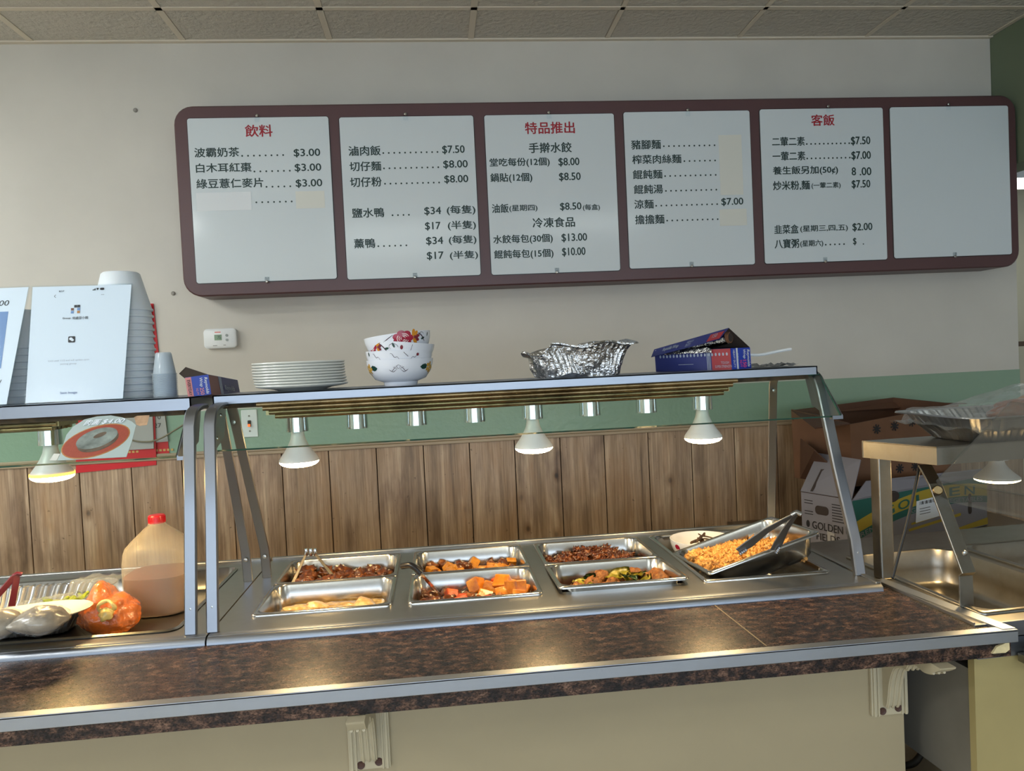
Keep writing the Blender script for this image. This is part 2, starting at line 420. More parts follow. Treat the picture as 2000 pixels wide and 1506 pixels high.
def rdense(w, d, r, n):
    """n evenly spaced points round a rounded rectangle: (x, y, nx, ny, run)"""
    L_ = [w - 2 * r, pi * r / 2, d - 2 * r, pi * r / 2] * 1
    segs = []
    cx, cy = w / 2 - r, d / 2 - r
    path = [('l', (-cx, -d / 2), (cx, -d / 2), (0, -1)), ('a', (cx, -cy), -90), ('l', (w / 2, -cy), (w / 2, cy), (1, 0)), ('a', (cx, cy), 0), ('l', (cx, d / 2), (-cx, d / 2), (0, 1)), ('a', (-cx, cy), 90), ('l', (-w / 2, cy), (-w / 2, -cy), (-1, 0)), ('a', (-cx, -cy), 180)]
    lens = [2 * cx, pi * r / 2, 2 * cy, pi * r / 2] * 2; tot = sum(lens); out = []
    for i in range(n):
        s = tot * i / n; run = s
        for sg, ln in zip(path, lens):
            if s <= ln:
                k = s / max(ln, 1e-9)
                if sg[0] == 'l': out.append((sg[1][0] + (sg[2][0] - sg[1][0]) * k, sg[1][1] + (sg[2][1] - sg[1][1]) * k, sg[3][0], sg[3][1], run))
                else:
                    a = radians(sg[2] + 90 * k); out.append((sg[1][0] + r * cos(a), sg[1][1] + r * sin(a), cos(a), sin(a), run))
                break
            s -= ln
    return out

def prism(bm, pts, axis, a0, a1, mi=0):
    """extrude 2-D pts along an axis. axis 'y': pts are (x,z); 'x': (y,z); 'z': (x,y)"""
    mk = {'y': lambda p, a: (p[0], a, p[1]), 'x': lambda p, a: (a, p[0], p[1]), 'z': lambda p, a: (p[0], p[1], a)}[axis]
    return loft(bm, [[mk(p, a0) for p in pts], [mk(p, a1) for p in pts]], mi)

def tube(bm, pts, r, seg=8, mi=0):
    pts = [Vector(p) for p in pts]; rings = []; up = None
    for i, p in enumerate(pts):
        t = (pts[min(i + 1, len(pts) - 1)] - pts[max(i - 1, 0)]).normalized()
        if up is None: up = t.orthogonal().normalized()
        up = (up - t * up.dot(t)).normalized(); s = t.cross(up)
        rr = r[i] if isinstance(r, (list, tuple)) else r
        rings.append([tuple(p + rr * (cos(2 * pi * k / seg) * up + sin(2 * pi * k / seg) * s)) for k in range(seg)])
    return loft(bm, rings, mi)

def bar(bm, pts, wdir, w, t, mi=0, bev=0.0):
    """flat bar: rectangular section w (along wdir) x t swept along pts"""
    pts = [Vector(p) for p in pts]; wd = Vector(wdir).normalized(); rings = []
    for i, p in enumerate(pts):
        tg = (pts[min(i + 1, len(pts) - 1)] - pts[max(i - 1, 0)]).normalized()
        n = tg.cross(wd).normalized(); u = n.cross(tg).normalized()
        ww = w[i] if isinstance(w, (list, tuple)) else w
        b = min(bev, t * 0.4)
        sec = [(ww / 2 - b, t / 2), (-ww / 2 + b, t / 2), (-ww / 2, t / 2 - b), (-ww / 2, -t / 2 + b), (-ww / 2 + b, -t / 2), (ww / 2 - b, -t / 2), (ww / 2, -t / 2 + b), (ww / 2, t / 2 - b)] if b else [(ww / 2, t / 2), (-ww / 2, t / 2), (-ww / 2, -t / 2), (ww / 2, -t / 2)]
        rings.append([tuple(p + u * a + n * c) for a, c in sec])
    return loft(bm, rings, mi)

def arc(p0, p1, p2, n=8):
    """quadratic curve through three control points"""
    p0, p1, p2 = Vector(p0), Vector(p1), Vector(p2)
    return [tuple((1 - t) ** 2 * p0 + 2 * t * (1 - t) * p1 + t * t * p2) for t in [k / n for k in range(n + 1)]]

def spline(pts, n=6):
    pts = [Vector(p) for p in pts]; out = []
    for i in range(len(pts) - 1):
        a = pts[max(i - 1, 0)]; b = pts[i]; c = pts[i + 1]; d = pts[min(i + 2, len(pts) - 1)]
        for k in range(n):
            t = k / n
            out.append(tuple(0.5 * ((2 * b) + (-a + c) * t + (2 * a - 5 * b + 4 * c - d) * t * t + (-a + 3 * b - 3 * c + d) * t ** 3)))
    out.append(tuple(pts[-1])); return out

def blob(bm, c, r, amp=0.25, freq=1.5, seed=0, sub=3, mi=0, sc=(1, 1, 1), rot=None):
    v = bmesh.ops.create_icosphere(bm, subdivisions=sub, radius=1)['verts']
    off = Vector((seed * 3.7, seed * 1.3, seed * 7.1))
    rm = rot if rot is not None else Matrix.Identity(3)
    for x in v:
        d = x.co.normalized(); k = 1 + amp * (noise.noise(d * freq + off) + 0.5 * noise.noise(d * freq * 2.3 + off))
        p = Vector((d.x * sc[0], d.y * sc[1], d.z * sc[2])) * (r * k)
        x.co = rm @ p + Vector(c)
    for f in set(f for x in v for f in x.link_faces): f.material_index = mi
    return v

# ------------------------------------------------------------------ lettering
_curves = {}
def text_verts(s, bold=0.0, shear=0.0):
    """flat glyph mesh of a string: verts (x,y), faces, bbox"""
    key = (s, bold, shear)
    if key in _curves: return _curves[key]
    cu = bpy.data.curves.new('t', 'FONT'); cu.body = s; cu.size = 1; cu.resolution_u = 3; cu.offset = bold; cu.shear = shear
    o = bpy.data.objects.new('t', cu); COL.objects.link(o)
    dg = bpy.context.evaluated_depsgraph_get(); me = bpy.data.meshes.new_from_object(o.evaluated_get(dg))
    vs = [(v.co.x, v.co.y) for v in me.vertices]; fs = [tuple(p.vertices) for p in me.polygons]
    bpy.data.objects.remove(o); bpy.data.curves.remove(cu); bpy.data.meshes.remove(me)
    xs = [v[0] for v in vs]; ys = [v[1] for v in vs]
    _curves[key] = (vs, fs, (min(xs), max(xs), min(ys), max(ys)))
    return _curves[key]

def letter(bm, s, org, ux, uy, w, h, mi=0, bold=0.0, shear=0.0, up=0.0006):
    """write s into the box with lower-left corner org, width w along ux and height h along uy"""
    vs, fs, (x0, x1, y0, y1) = text_verts(s, 0.0, shear)
    ux, uy, org = Vector(ux).normalized(), Vector(uy).normalized(), Vector(org)
    n = ux.cross(uy) * up
    e = bold * h * .9
    for dx, dy, k in (((-e, 0, 1), (e, 0, 1.15), (0, -e * .7, 1.3), (0, e * .7, 1.45)) if bold else ((0, 0, 1),)):
        nv = [bm.verts.new(org + ux * ((x - x0) / max(x1 - x0, 1e-6) * (w - 2 * e) + e + dx) + uy * ((y - y0) / max(y1 - y0, 1e-6) * (h - 2 * e) + e + dy) + n * k) for x, y in vs]
        for f in fs:
            try: bm.faces.new([nv[i] for i in f]).material_index = mi
            except ValueError: pass

def flat(bm, pts, mi=0):
    f = bm.faces.new([bm.verts.new(p) for p in pts]); f.material_index = mi; return f

def patch(bm, org, ux, uy, pts, mi=0, t=0.0006):
    """thin printed patch (polygon in the plane ux,uy at org) raised by t"""
    ux, uy, org = Vector(ux).normalized(), Vector(uy).normalized(), Vector(org); n = ux.cross(uy)
    ring = lambda a: [tuple(org + ux * p[0] + uy * p[1] + n * a) for p in pts]
    loft(bm, [ring(0.0), ring(t)], mi)

def ell(cx, cy, a, b, n=28, rot=0.0):
    c, s = cos(rot), sin(rot)
    return [(cx + a * cos(2 * pi * k / n) * c - b * sin(2 * pi * k / n) * s, cy + a * cos(2 * pi * k / n) * s + b * sin(2 * pi * k / n) * c) for k in range(n)]

ORD = ['first', 'second', 'third', 'fourth', 'fifth', 'sixth', 'seventh', 'eighth', 'ninth', 'tenth', 'eleventh', 'twelfth', 'thirteenth', 'fourteenth', 'fifteenth', 'sixteenth', 'seventeenth', 'eighteenth', 'nineteenth', 'twentieth', 'twenty-first', 'twenty-second', 'twenty-third', 'twenty-fourth', 'twenty-fifth']

# ================================================================== THE ROOM
YW = 3.4                                   # back wall
CEIL = 2.935
def struct(name, bm, mats, smooth=None):
    return tag(obj(name, bm, mats, smooth=smooth), kind='structure')

b = NB(); box(b, -4.0, 2.685, YW, YW + .12, 0, CEIL); box(b, 2.685, 2.79, YW, YW + .12, 0, 2.32); struct('wall_back', b, 'wall')
b = NB(); box(b, -4.0, 2.792, YW - .002, YW + .001, 1.172, 1.352); struct('trim_1', b, 'green')
# wood panelling, one board between each pair of grooves
GR = [(58, 980), (159, 980), (261, 980), (360, 980), (457, 980), (555, 980), (647, 980), (740, 980), (829, 920), (919, 920), (1007, 920), (1096, 920), (1182, 920), (1268, 920), (1352, 920), (1436, 920), (1519, 920)]
gx = [P(x, y, Y=YW - .01).x for x, y in GR]
d0 = (gx[-1] - gx[0]) / (len(gx) - 1)
gx = [gx[0] - d0 * k for k in range(9, 0, -1)] + gx + [gx[-1] + d0 * k for k in range(1, 6)]
gx = [x for x in gx if x < 2.75] + [2.79]
b = NB(); box(b, gx[0], 2.79, YW - .006, YW + .001, 0, 1.16, 1)
for a, c in zip(gx[:-1], gx[1:]): box(b, a + .002, c - .002, YW - .014, YW - .006, 0, 1.16, 0, .0012)
struct('trim_2', b, ['wood', 'groove'])
b = NB(); box(b, -4.0, 2.79, YW - .022, YW + .001, 1.150, 1.164, 0, .003); box(b, -4.0, 2.79, YW - .014, YW + .001, 1.164, 1.178, 0, .003); struct('trim_3', b, 'trimwood')

# ceiling of textured tiles in a metal grid
bx = [P(x, y, Z=CEIL).x for x, y in ((357, 77), (647, 77), (919, 77), (1187, 75), (1442, 72), (1692, 70))]
sp = (bx[-1] - bx[0]) / 5
xs = [bx[0] + sp * k for k in range(-6, 10)]
yrow = P(600, 15, Z=CEIL).y
ys = [YW] + [yrow - .61 * k for k in range(0, 15)]
b = NB(); box(b, -4, 4.2, -5, 5.0, CEIL + .012, CEIL + .08, 1)
for i in range(len(xs) - 1):
    for a, c in zip(ys[:-1], ys[1:]):
        if xs[i] > 4.2: continue
        box(b, xs[i] + .011, xs[i + 1] - .011, c + .011, a - .011, CEIL - .002, CEIL + .014, 0, .004)
struct('ceiling', b, ['tile', 'tile_gap'])
b = NB()
for k, x in enumerate(xs):
    w = .013 if x < .6 else .0095
    box(b, x - w, x + w, -5, YW, CEIL - .005, CEIL + .01)
for y in ys[1:]: box(b, -4, 4.2, y - .012, y + .012, CEIL - .005, CEIL + .009)
box(b, -4, 2.685, YW - .022, YW, CEIL - .009, CEIL + .01)
struct('trim_4', b, 'tbar')
b = NB(); box(b, -4, 4.2, -5, 5.0, -.1, 0); struct('floor', b, 'floor')
b = NB(); box(b, -4.1, -4, -5, YW, 0, CEIL); struct('wall_left', b, 'wall')
b = NB(); box(b, 4.2, 4.3, -5, 5.0, 0, CEIL); struct('wall_right', b, 'wall')
b = NB(); box(b, 2.79, 4.2, 5.0, 5.1, 0, CEIL); struct('wall_kitchen', b, 'kitchen_wall')
b = NB(); box(b, 2.687, 2.83, 0.4, YW + .12, 2.30, CEIL); struct('wall_beam', b, 'beam_green')
b = NB()
ex = [-4.0] + [v for w_ in WINDOWS for v in w_] + [4.2]
for a, c in zip(ex[0::2], ex[1::2]): box(b, a, c, YWIN - .1, YWIN, 0, CEIL)
for a, c in WINDOWS: box(b, a, c, YWIN - .1, YWIN, 0, WIN_Z[0]); box(b, a, c, YWIN - .1, YWIN, WIN_Z[1], CEIL)
struct('wall_front', b, 'wall')
for k, (a, c) in enumerate(WINDOWS):
    b = NB()
    for q in (a, c): box(b, q - .03, q + .03, YWIN - .06, YWIN + .04, WIN_Z[0], WIN_Z[1])
    for q in WIN_Z: box(b, a, c, YWIN - .06, YWIN + .04, q - .03, q + .03)
    struct('window_%d' % (k + 1), b, 'white_plastic')
# fluorescent ceiling lights over the customers' side: three dim ones mirrored in the menu panels, three unseen lit ones added at left to brighten the wall
for k, (x0, x1, y0, e) in enumerate(((-.95, .3, -1.75, 0), (-1.1, .15, -2.9, 0), (1.05, 2.25, -1.6, 0), (-3.3, -2.1, .5, 1), (-3.3, -2.1, -1.0, 1), (-3.9, -2.7, 1.6, 1))):
    t = thing('ceiling_light', ((x0 + x1) / 2, y0 + .3, CEIL - .03), ['dim fluorescent ceiling light behind the camera, nearest the centre', 'dim fluorescent ceiling light behind the camera, farthest back', 'dim fluorescent ceiling light behind the camera on the right', 'unseen fluorescent fill light added on the left, middle of three', 'unseen fluorescent fill light added on the left, nearest the windows', 'unseen fluorescent fill light added on the left, nearest the counter'][k], 'ceiling light', 'fluorescent ceiling lights')
    b = NB(); box(b, x0, x1, y0, y0 + .6, CEIL - .03, CEIL - .003); obj('housing', b, 'white_plastic', t)
    b = NB(); box(b, x0 + .03, x1 - .03, y0 + .08, y0 + .52, CEIL - .034, CEIL - .0305)
    nm = 'fill_tube' if e else 'troffer'
    if nm not in M: M[nm] = emit(nm + '_diffuser', 'eef1ee' if e else 'eaf2ee', FILL_TUBE_EMIT if e else TROFFER_EMIT)
    obj('diffuser', b, nm, t)
# kitchen glimpsed past the end of the wall
t = thing('kitchen_light', (3.5, 4.3, 2.45), 'bright kitchen ceiling light seen past the end of the back wall', 'ceiling light')
b = NB(); box(b, 3.2, 3.9, 4.2, 4.5, 2.45, 2.5); obj('housing', b, 'white_plastic', t)
b = NB(); box(b, 3.22, 3.88, 4.22, 4.48, 2.440, 2.449); M['kitchen_glow'] = emit('kitchen_diffuser', 'f4f4ea', 3.0); obj('diffuser', b, 'kitchen_glow', t)
t = thing('kitchen_shelf', (3.4, 4.7, 0), 'brown kitchen rack glimpsed at the right edge past the wall end', 'shelf')
b = NB()
for z in (.5, 1.0, 1.45): box(b, 2.95, 3.9, 4.45, 4.95, z, z + .03)
obj('board', b, 'kitchen_brown', t)
for x in (2.95, 3.87):
    for y in (4.45, 4.92): b = NB(); box(b, x, x + .03, y, y + .03, 0, 1.6); obj('post', b, 'kitchen_brown', t)

# ================================================================== MENU BOARD
YF = 3.24
bl = P(341, 400, Y=YF); 
BX0 = (P(341, 300, Y=YF).x + P(360, 560, Y=YF).x) / 2; BX1 = (P(1985, 300, Y=YF).x + P(1994, 490, Y=YF).x) / 2
BZ1 = (P(400, 207, Y=YF).z + P(1900, 186, Y=YF).z) / 2; BZ0 = (P(450, 577, Y=YF).z + P(1900, 524, Y=YF).z) / 2
board = thing('menu_board', ((BX0 + BX1) / 2, YW, BZ0), 'long maroon-framed wall menu board with six white panels of writing', 'menu board')
b = NB(); pr = rrect(BX1 - BX0, BZ1 - BZ0, .075, 6, (BX0 + BX1) / 2, (BZ0 + BZ1) / 2)
pr2 = rrect(BX1 - BX0 - .012, BZ1 - BZ0 - .012, .069, 6, (BX0 + BX1) / 2, (BZ0 + BZ1) / 2)
loft(b, [[(x, YW, z) for x, z in pr], [(x, YF + .006, z) for x, z in pr], [(x, YF, z) for x, z in pr2]])
obj('frame', b, 'frame', board, smooth=40)
PX = [((365, 230), (384, 553), (642, 229), (657, 545)), ((661, 229), (680, 545), (924, 226), (939, 538)), ((945, 226), (961, 538), (1199, 221), (1211, 527)),
      ((1217, 221), (1231, 526), (1464, 214), (1474, 515)), ((1486, 214), (1492, 515), (1726, 210), (1731, 507)), ((1737, 210), (1748, 504), (1967, 206), (1978, 497))]
CLIPS = [((502, 225), (522, 551)), ((792, 222), (811, 543)), ((1072, 219), (1088, 533)), ((1343, 214), (1351, 521)), ((1617, 207), (1612, 512)), ((1852, 203), (1865, 502))]
YP = YF - .004
RED, INK = 1, 0
TXT = {
 0: [('飲料', 479, 268, 533, 24, 1), ('波霸奶茶', 380, 308, 468, 19, 0), ('$3.00', 574, 308, 626, 17, 0), ('白木耳紅棗', 383, 338, 492, 18.5, 0), ('$3.00', 576, 337, 628, 17, 0), ('綠豆薏仁麥片', 384, 369, 515, 19, 0), ('$3.00', 578, 367.5, 630, 17, 0)],
 1: [('滷肉飯', 681, 305, 744, 19.5, 0), ('$7.50', 864, 302, 908, 17.5, 0), ('切仔麵', 683, 335, 745, 19, 0), ('$8.00', 866, 330.5, 914, 17, 0), ('切仔粉', 684, 366, 746, 19.5, 0), ('$8.00', 868, 359.5, 915, 17, 0),
     ('鹽水鴨', 688, 426, 751, 19, 0), ('$34', 829, 421.5, 862, 17, 0), ('(每隻)', 873, 421, 929, 19.5, 0), ('$17', 830.5, 451, 861, 17, 0), ('(半隻)', 875, 450.7, 930, 19, 0),
     ('薰鴨', 692, 485.6, 733.5, 19, 0), ('$34', 832.5, 480, 866, 17, 0), ('(每隻)', 877, 479, 931, 19, 0), ('$17', 834, 509, 867, 17, 0), ('(半隻)', 879, 508.5, 934, 18, 0)],
 2: [('特品推出', 1025.7, 262.3, 1123, 23.5, 1), ('手擀水餃', 1033, 299.5, 1117, 20.5, 0), ('堂吃每份(12個)', 956.7, 328.3, 1074, 19, 0), ('$8.00', 1091, 326, 1132, 17.5, 0), ('鍋貼(12個)', 958, 358.7, 1040, 20, 0), ('$8.50', 1092, 355, 1134.5, 17.5, 0),
     ('油飯', 961, 416.6, 994, 18, 0), ('(星期四)', 995, 415, 1050, 14.5, 0), ('$8.50', 1094, 412.6, 1136, 16.5, 0), ('(每盒)', 1138.5, 412.6, 1172, 13.5, 0), ('冷凍食品', 1040.4, 445.6, 1123.4, 20, 0),
     ('水餃每包(30個)', 963.7, 479, 1080, 19.5, 0), ('$13.00', 1097, 474, 1147, 17.5, 0), ('餛飩每包(15個)', 965.3, 508.4, 1081.5, 19.5, 0), ('$10.00', 1098, 502, 1144, 18, 0)],
 3: [('豬腳麵', 1233, 292.3, 1291, 18.5, 0), ('榨菜肉絲麵', 1235, 321, 1331, 18, 0), ('餛飩麵', 1236, 350.4, 1294, 18, 0), ('餛飩湯', 1238, 379.4, 1295, 18, 0), ('涼麵', 1239, 408.5, 1277, 18, 0), ('$7.00', 1409, 403, 1452, 16, 0), ('擔擔麵', 1240.7, 438.7, 1298, 18.5, 0)],
 4: [('客飯', 1584.5, 246.4, 1630.3, 22.5, 1), ('二葷二素', 1508, 286, 1572, 18, 0), ('$7.50', 1662, 285, 1700, 18, 0), ('一葷二素', 1509, 314.6, 1573, 18, 0), ('$7.00', 1663, 313.7, 1701, 18, 0), ('養生飯另加(50¢)', 1509.5, 344, 1637, 18.5, 0), ('8', 1663.5, 343, 1672, 16, 0), ('.00', 1679, 343, 1702, 16, 0),
     ('炒米粉,麵', 1510, 372.9, 1582, 19, 0), ('(一葷二素)', 1585, 370, 1642, 13.5, 0), ('$7.50', 1663.5, 369.5, 1700, 17.5, 0), ('韭菜盒', 1512.4, 457.6, 1560, 18, 0), ('(星期三,四,五)', 1563, 455, 1656, 14.5, 0), ('$2.00', 1665, 453, 1704, 17, 0), ('八寶粥', 1513, 486, 1561, 18.5, 0), ('(星期六)', 1563, 484, 1608, 14.5, 0), ('$', 1666, 479.5, 1673, 15, 0), ('.', 1685, 478, 1687.5, 2.5, 0)],
 5: []}
DOTS = {
 0: [(8, 473, 553, 304.5), (7, 497, 566, 335), (5, 520.6, 567, 365), (7, 500.7, 569.7, 395.3)],
 1: [(11, 748.7, 854.4, 299), (11, 750, 856, 329), (11, 752, 857.6, 359), (4, 766.7, 798.6, 420.5), (6, 739, 793.7, 481)],
 2: [], 3: [(11, 1296.5, 1395.5, 285.7), (7, 1336.7, 1396.6, 314.8), (11, 1299, 1397.8, 344), (11, 1300.6, 1399, 373), (13, 1281.6, 1400.6, 402), (11, 1303, 1401.7, 431)],
 4: [(11, 1575.7, 1658.5, 281.4), (11, 1576.6, 1659.7, 309.7), (5, 1612.7, 1648.4, 478)], 5: []}
TAPES = {0: [(383, 377, 492, 410, 'tape_white'), (577, 374, 635, 406, 'tape')], 3: [(1403, 264, 1452, 380, 'tape'), (1405, 409, 1459, 440, 'tape')]}
for k in range(6):
    q = [P(x, y, Y=YP) for x, y in PX[k]]
    x0 = (q[0].x + q[1].x) / 2; x1 = (q[2].x + q[3].x) / 2; z1 = (q[0].z + q[2].z) / 2; z0 = (q[1].z + q[3].z) / 2
    b = NB(); prism(b, rrect(x1 - x0 + .006, z1 - z0 + .006, .013, 4, (x0 + x1) / 2, (z0 + z1) / 2), 'y', YF + .001, YF - .001, 1)
    prism(b, rrect(x1 - x0, z1 - z0, .01, 4, (x0 + x1) / 2, (z0 + z1) / 2), 'y', YF, YP, 0)
    pan = obj('panel', b, ['panel', 'black'], board)
    rows = {}
    def row(z, red):
        for key in rows:
            if key[1] == red and abs(key[0] - z) < .03: return rows[key]
        rows[(z, red)] = NB(); return rows[(z, red)]
    for s, ax, ay, bx_, h, red in TXT[k]:
        a = P(ax, ay, Y=YP); c = P(bx_, ay - (bx_ - ax) * .03, Y=YP)
        sc = (CF.dot(a - CP)) / FPX
        letter(row(a.z, red), s, (a.x, YP, a.z), (1, 0, 0), (0, 0, 1), c.x - a.x, h * sc, 0, 0.024)
    for n, ax, bx_, y in DOTS[k]:
        a = P(ax, y, Y=YP); c = P(bx_, y - (bx_ - ax) * .03, Y=YP); ik = row(a.z, 0)
        for i in range(n):
            x = a.x + (c.x - a.x) * i / (n - 1)
            patch(ik, (x, YP, a.z), (1, 0, 0), (0, 0, 1), ell(0, 0, .0038, .0038, 8), 0, .0005)
    for (z, red), bm_ in rows.items(): obj('heading' if red else 'menu_line', bm_, 'ink_red' if red else 'ink', pan)['label'] = 'red heading' if red else 'dark green menu line'
    for x0t, y0t, x1t, y1t, m in TAPES.get(k, []):
        a = P(x0t, y0t, Y=YP); c = P(x1t, y1t, Y=YP); b = NB()
        box(b, a.x, c.x, YP - .0009, YP, c.z, a.z); tp = obj('price_tape', b, m, pan)
    for (cx, cy), dz in zip(CLIPS[k], (1, -1)):
        a = P(cx, cy, Y=YP); b = NB()
        box(b, a.x - .010, a.x + .010, YP - .003, YP, a.z - (.028 if dz > 0 else -.002), a.z + (.002 if dz > 0 else .022), 0, .001)
        lathe_v = lathe(b, [(.006, 0), (.006, .003), (.003, .005)], 12, (0, 0, 0), 1)
        bmesh.ops.transform(b, matrix=Matrix.Translation((a.x, YP - .002, a.z + dz * -.002)) @ Matrix.Rotation(radians(90), 4, 'X'), verts=lathe_v)
        obj('clip', b, [M['holder'], M['nickel']], pan)

# ---- small things on the wall
def wall_screw(px, py, label, name='wall_screw'):
    a = P(px, py, Y=YW - .004); b = NB()
    v = lathe(b, [(.009, 0), (.009, .004), (.005, .008)], 14)
    bmesh.ops.transform(b, matrix=Matrix.Translation((a.x, YW, a.z)) @ Matrix.Rotation(radians(90), 4, 'X'), verts=v)
    tag(obj(name, b, 'screw', smooth=40), label, 'screw')
wall_screw(264, 215, 'grey screw head in the cream wall left of the menu board top')
wall_screw(338, 573, 'grey screw head in the cream wall below the menu board corner')

a = P(401, 640, Y=YW); c = P(464, 679, Y=YW); cx, cz = (a.x + c.x) / 2, (a.z + c.z) / 2 - .004
th = thing('thermostat', (cx, YW, cz), 'white wall thermostat with a small green display', 'thermostat')
w, h = .136, .084
b = NB(); loft(b, [[(x, YW, z) for x, z in rrect(w, h, .016, 4, cx, cz)], [(x, YW - .022, z) for x, z in rrect(w, h, .016, 4, cx, cz)], [(x, YW - .027, z) for x, z in rrect(w - .012, h - .012, .014, 4, cx, cz)]]); obj('case', b, 'white_plastic', th, smooth=40)
b = NB(); box(b, cx - .022, cx + .008, YW - .0285, YW - .027, cz - .008, cz + .016); d = obj('display', b, 'lcd', th)
b = NB(); letter(b, '75', (cx - .009, YW - .0286, cz - .002), (1, 0, 0), (0, 0, 1), .013, .012); obj('digits', b, 'ink', d)
for dz in (.012, -.008):
    b = NB(); v = lathe(b, [(.0055, 0), (.0055, .003)], 14); bmesh.ops.transform(b, matrix=Matrix.Translation((cx + .030, YW - .027, cz + dz)) @ Matrix.Rotation(radians(90), 4, 'X'), verts=v); obj('button', b, 'grey_plastic', th)
b = NB(); box(b, cx - .02, cx + .005, YW - .0277, YW - .027, cz + .024, cz + .029); obj('logo', b, 'box_salmon', th)
b = NB(); box(b, cx - .03, cx - .012, YW - .0277, YW - .027, cz - .032, cz - .029); box(b, cx + .014, cx + .024, YW - .0277, YW - .027, cz - .031, cz - .028); obj('vent_mark', b, 'grey_plastic', th)

a = P(488, 827, Y=YW); cx, cz = a.x, a.z
sw = thing('light_switch', (cx, YW, cz), 'white light switch plate with glowing red toggle on green wall', 'light switch')
b = NB(); box(b, cx - .034, cx + .034, YW - .007, YW, cz - .06, cz + .06, 0, .003); obj('plate', b, 'white_plastic', sw)
b = NB(); box(b, cx - .006, cx + .006, YW - .016, YW - .006, cz - .014, cz + .014, 0, .002); tg = obj('toggle', b, 'black', sw)
b = NB(); box(b, cx - .005, cx + .005, YW - .018, YW - .015, cz - .013, cz - .002); obj('pilot_light', b, 'red_dot', tg)
for dz in (.033, -.033):
    b = NB(); v = lathe(b, [(.004, 0), (.004, .002)], 10); bmesh.ops.transform(b, matrix=Matrix.Translation((cx, YW - .007, cz + dz)) @ Matrix.Rotation(radians(90), 4, 'X'), verts=v); obj('screw', b, 'screw', sw)

# two red wall calendars hanging behind the left counter
def calendar(corners, page, rot_label, depth, name='wall_calendar', writing=()):
    q = [P(x, y, Y=YW - depth) for x, y in corners]           # TL, TR, BR, BL
    t = thing(name, (sum(p.x for p in q) / 4, YW, min(p.z for p in q)), rot_label, 'calendar', 'red wall calendars')
    b = NB(); loft(b, [[(p.x, YW - depth, p.z) for p in q], [(p.x, YW - depth - .004, p.z) for p in q]]); obj('backing', b, 'calendar_red', t)
    r = [P(x, y, Y=YW - depth - .006) for x, y in page]
    b = NB(); loft(b, [[(p.x, YW - depth - .0045, p.z) for p in r], [(p.x, YW - depth - .010, p.z) for p in r]]); pg = obj('page', b, 'paper_grey', t)
    b = NB()
    for s, x, y, w, h in writing:
        p = P(x, y, Y=YW - depth - .0105); letter(b, s, p, (1, 0, 0), (0, 0, 1), w, h)
    if len(b.verts): obj('numerals', b, 'sign_ink', pg)
    else: b.free()
    b = NB()
    for x, y, n in [(corners[3][0] + (corners[2][0] - corners[3][0]) * .55, corners[2][1] - 22, 5)]:
        p = P(x, y, Y=YW - depth - .005)
        for i in range(n): box(b, p.x + i * .016, p.x + i * .016 + .010, YW - depth - .0055, YW - depth - .004, p.z, p.z + .009)
    obj('gold_print', b, 'gold_ink', t)
calendar(((252, 594), (300, 593), (333, 904), (268, 908)), ((258, 800), (321, 800), (329, 862), (262, 868)), 'red wall calendar with a white date page, right of its pair', .002, writing=(('0', 308, 819, .013, .018), ('27', 301, 836, .03, .02)))
calendar(((150, 600), (296, 594), (306, 908), (149, 924)), ((160, 640), (291, 636), (301, 876), (168, 884)), 'red wall calendar with a blank grey page, left of its pair', .014)
b = NB(); tube(b, [tuple(P(x, y, Y=YW - .03)) for x, y in spline([(200, 845, 0), (255, 858, 0), (285, 862, 0), (310, 856, 0), (345, 838, 0), (385, 815, 0)], 4) for x, y in [(x, y)]] if False else [tuple(P(p[0], p[1], Y=YW - .03)) for p in spline([(200, 840, 0), (255, 859, 0), (285, 863, 0), (312, 857, 0), (345, 838, 0), (385, 812, 0)], 5)], .0035, 6)
tag(obj('hanging_wire', b, 'wire', smooth=180), 'thin tan cable sagging across the calendars behind left glass', 'cable')

# ================================================================== COUNTER
ZT = .905                                   # counter top
ZD = .92                                    # steam table deck
GF = P(1000, 1317, Z=ZT).y                  # front edge of the counter
GR_ = 1.745                                 # rear edge, against the steam tables
GX1 = P(1976, 1226, Z=ZT).x; GX1R = P(1706, 1123, Z=ZT).x
ct = thing('countertop', (0, (GF + GR_) / 2, .855), 'dark speckled brown laminate counter with a bright metal edge strip', 'counter')
zb = P(1000, 1371, Y=GF).z
b = NB(); prism(b, [(-2.4, GF + .004), (GX1 - .012, GF + .004), (GX1R - .012, GR_ + .02), (-2.4, GR_ + .02)], 'z', zb, ZT - .002); obj('slab', b, 'granite', ct)
zs = P(1000, 1341, Y=GF).z
b = NB(); box(b, -2.4, GX1, GF - .003, GF + .004, zs, ZT + .002, 0, .0012); box(b, -2.4, GX1, GF - .003, GF + .020, ZT - .002, ZT + .0025, 0, .001); obj('front_edge_trim', b, 'alum_trim', ct)
b = NB(); loft(b, [[(GX1 - .001, GF + .003, z) for z in (ZT + .004, ZT - .016)] + [(GX1 - .030, GF + .003, z) for z in (ZT - .016, ZT + .004)], [(GX1R, GR_ + .06, z) for z in (ZT + .004, ZT - .016)] + [(GX1R - .030, GR_ + .06, z) for z in (ZT - .016, ZT + .004)]]); obj('side_edge_trim', b, 'alum_trim', ct)
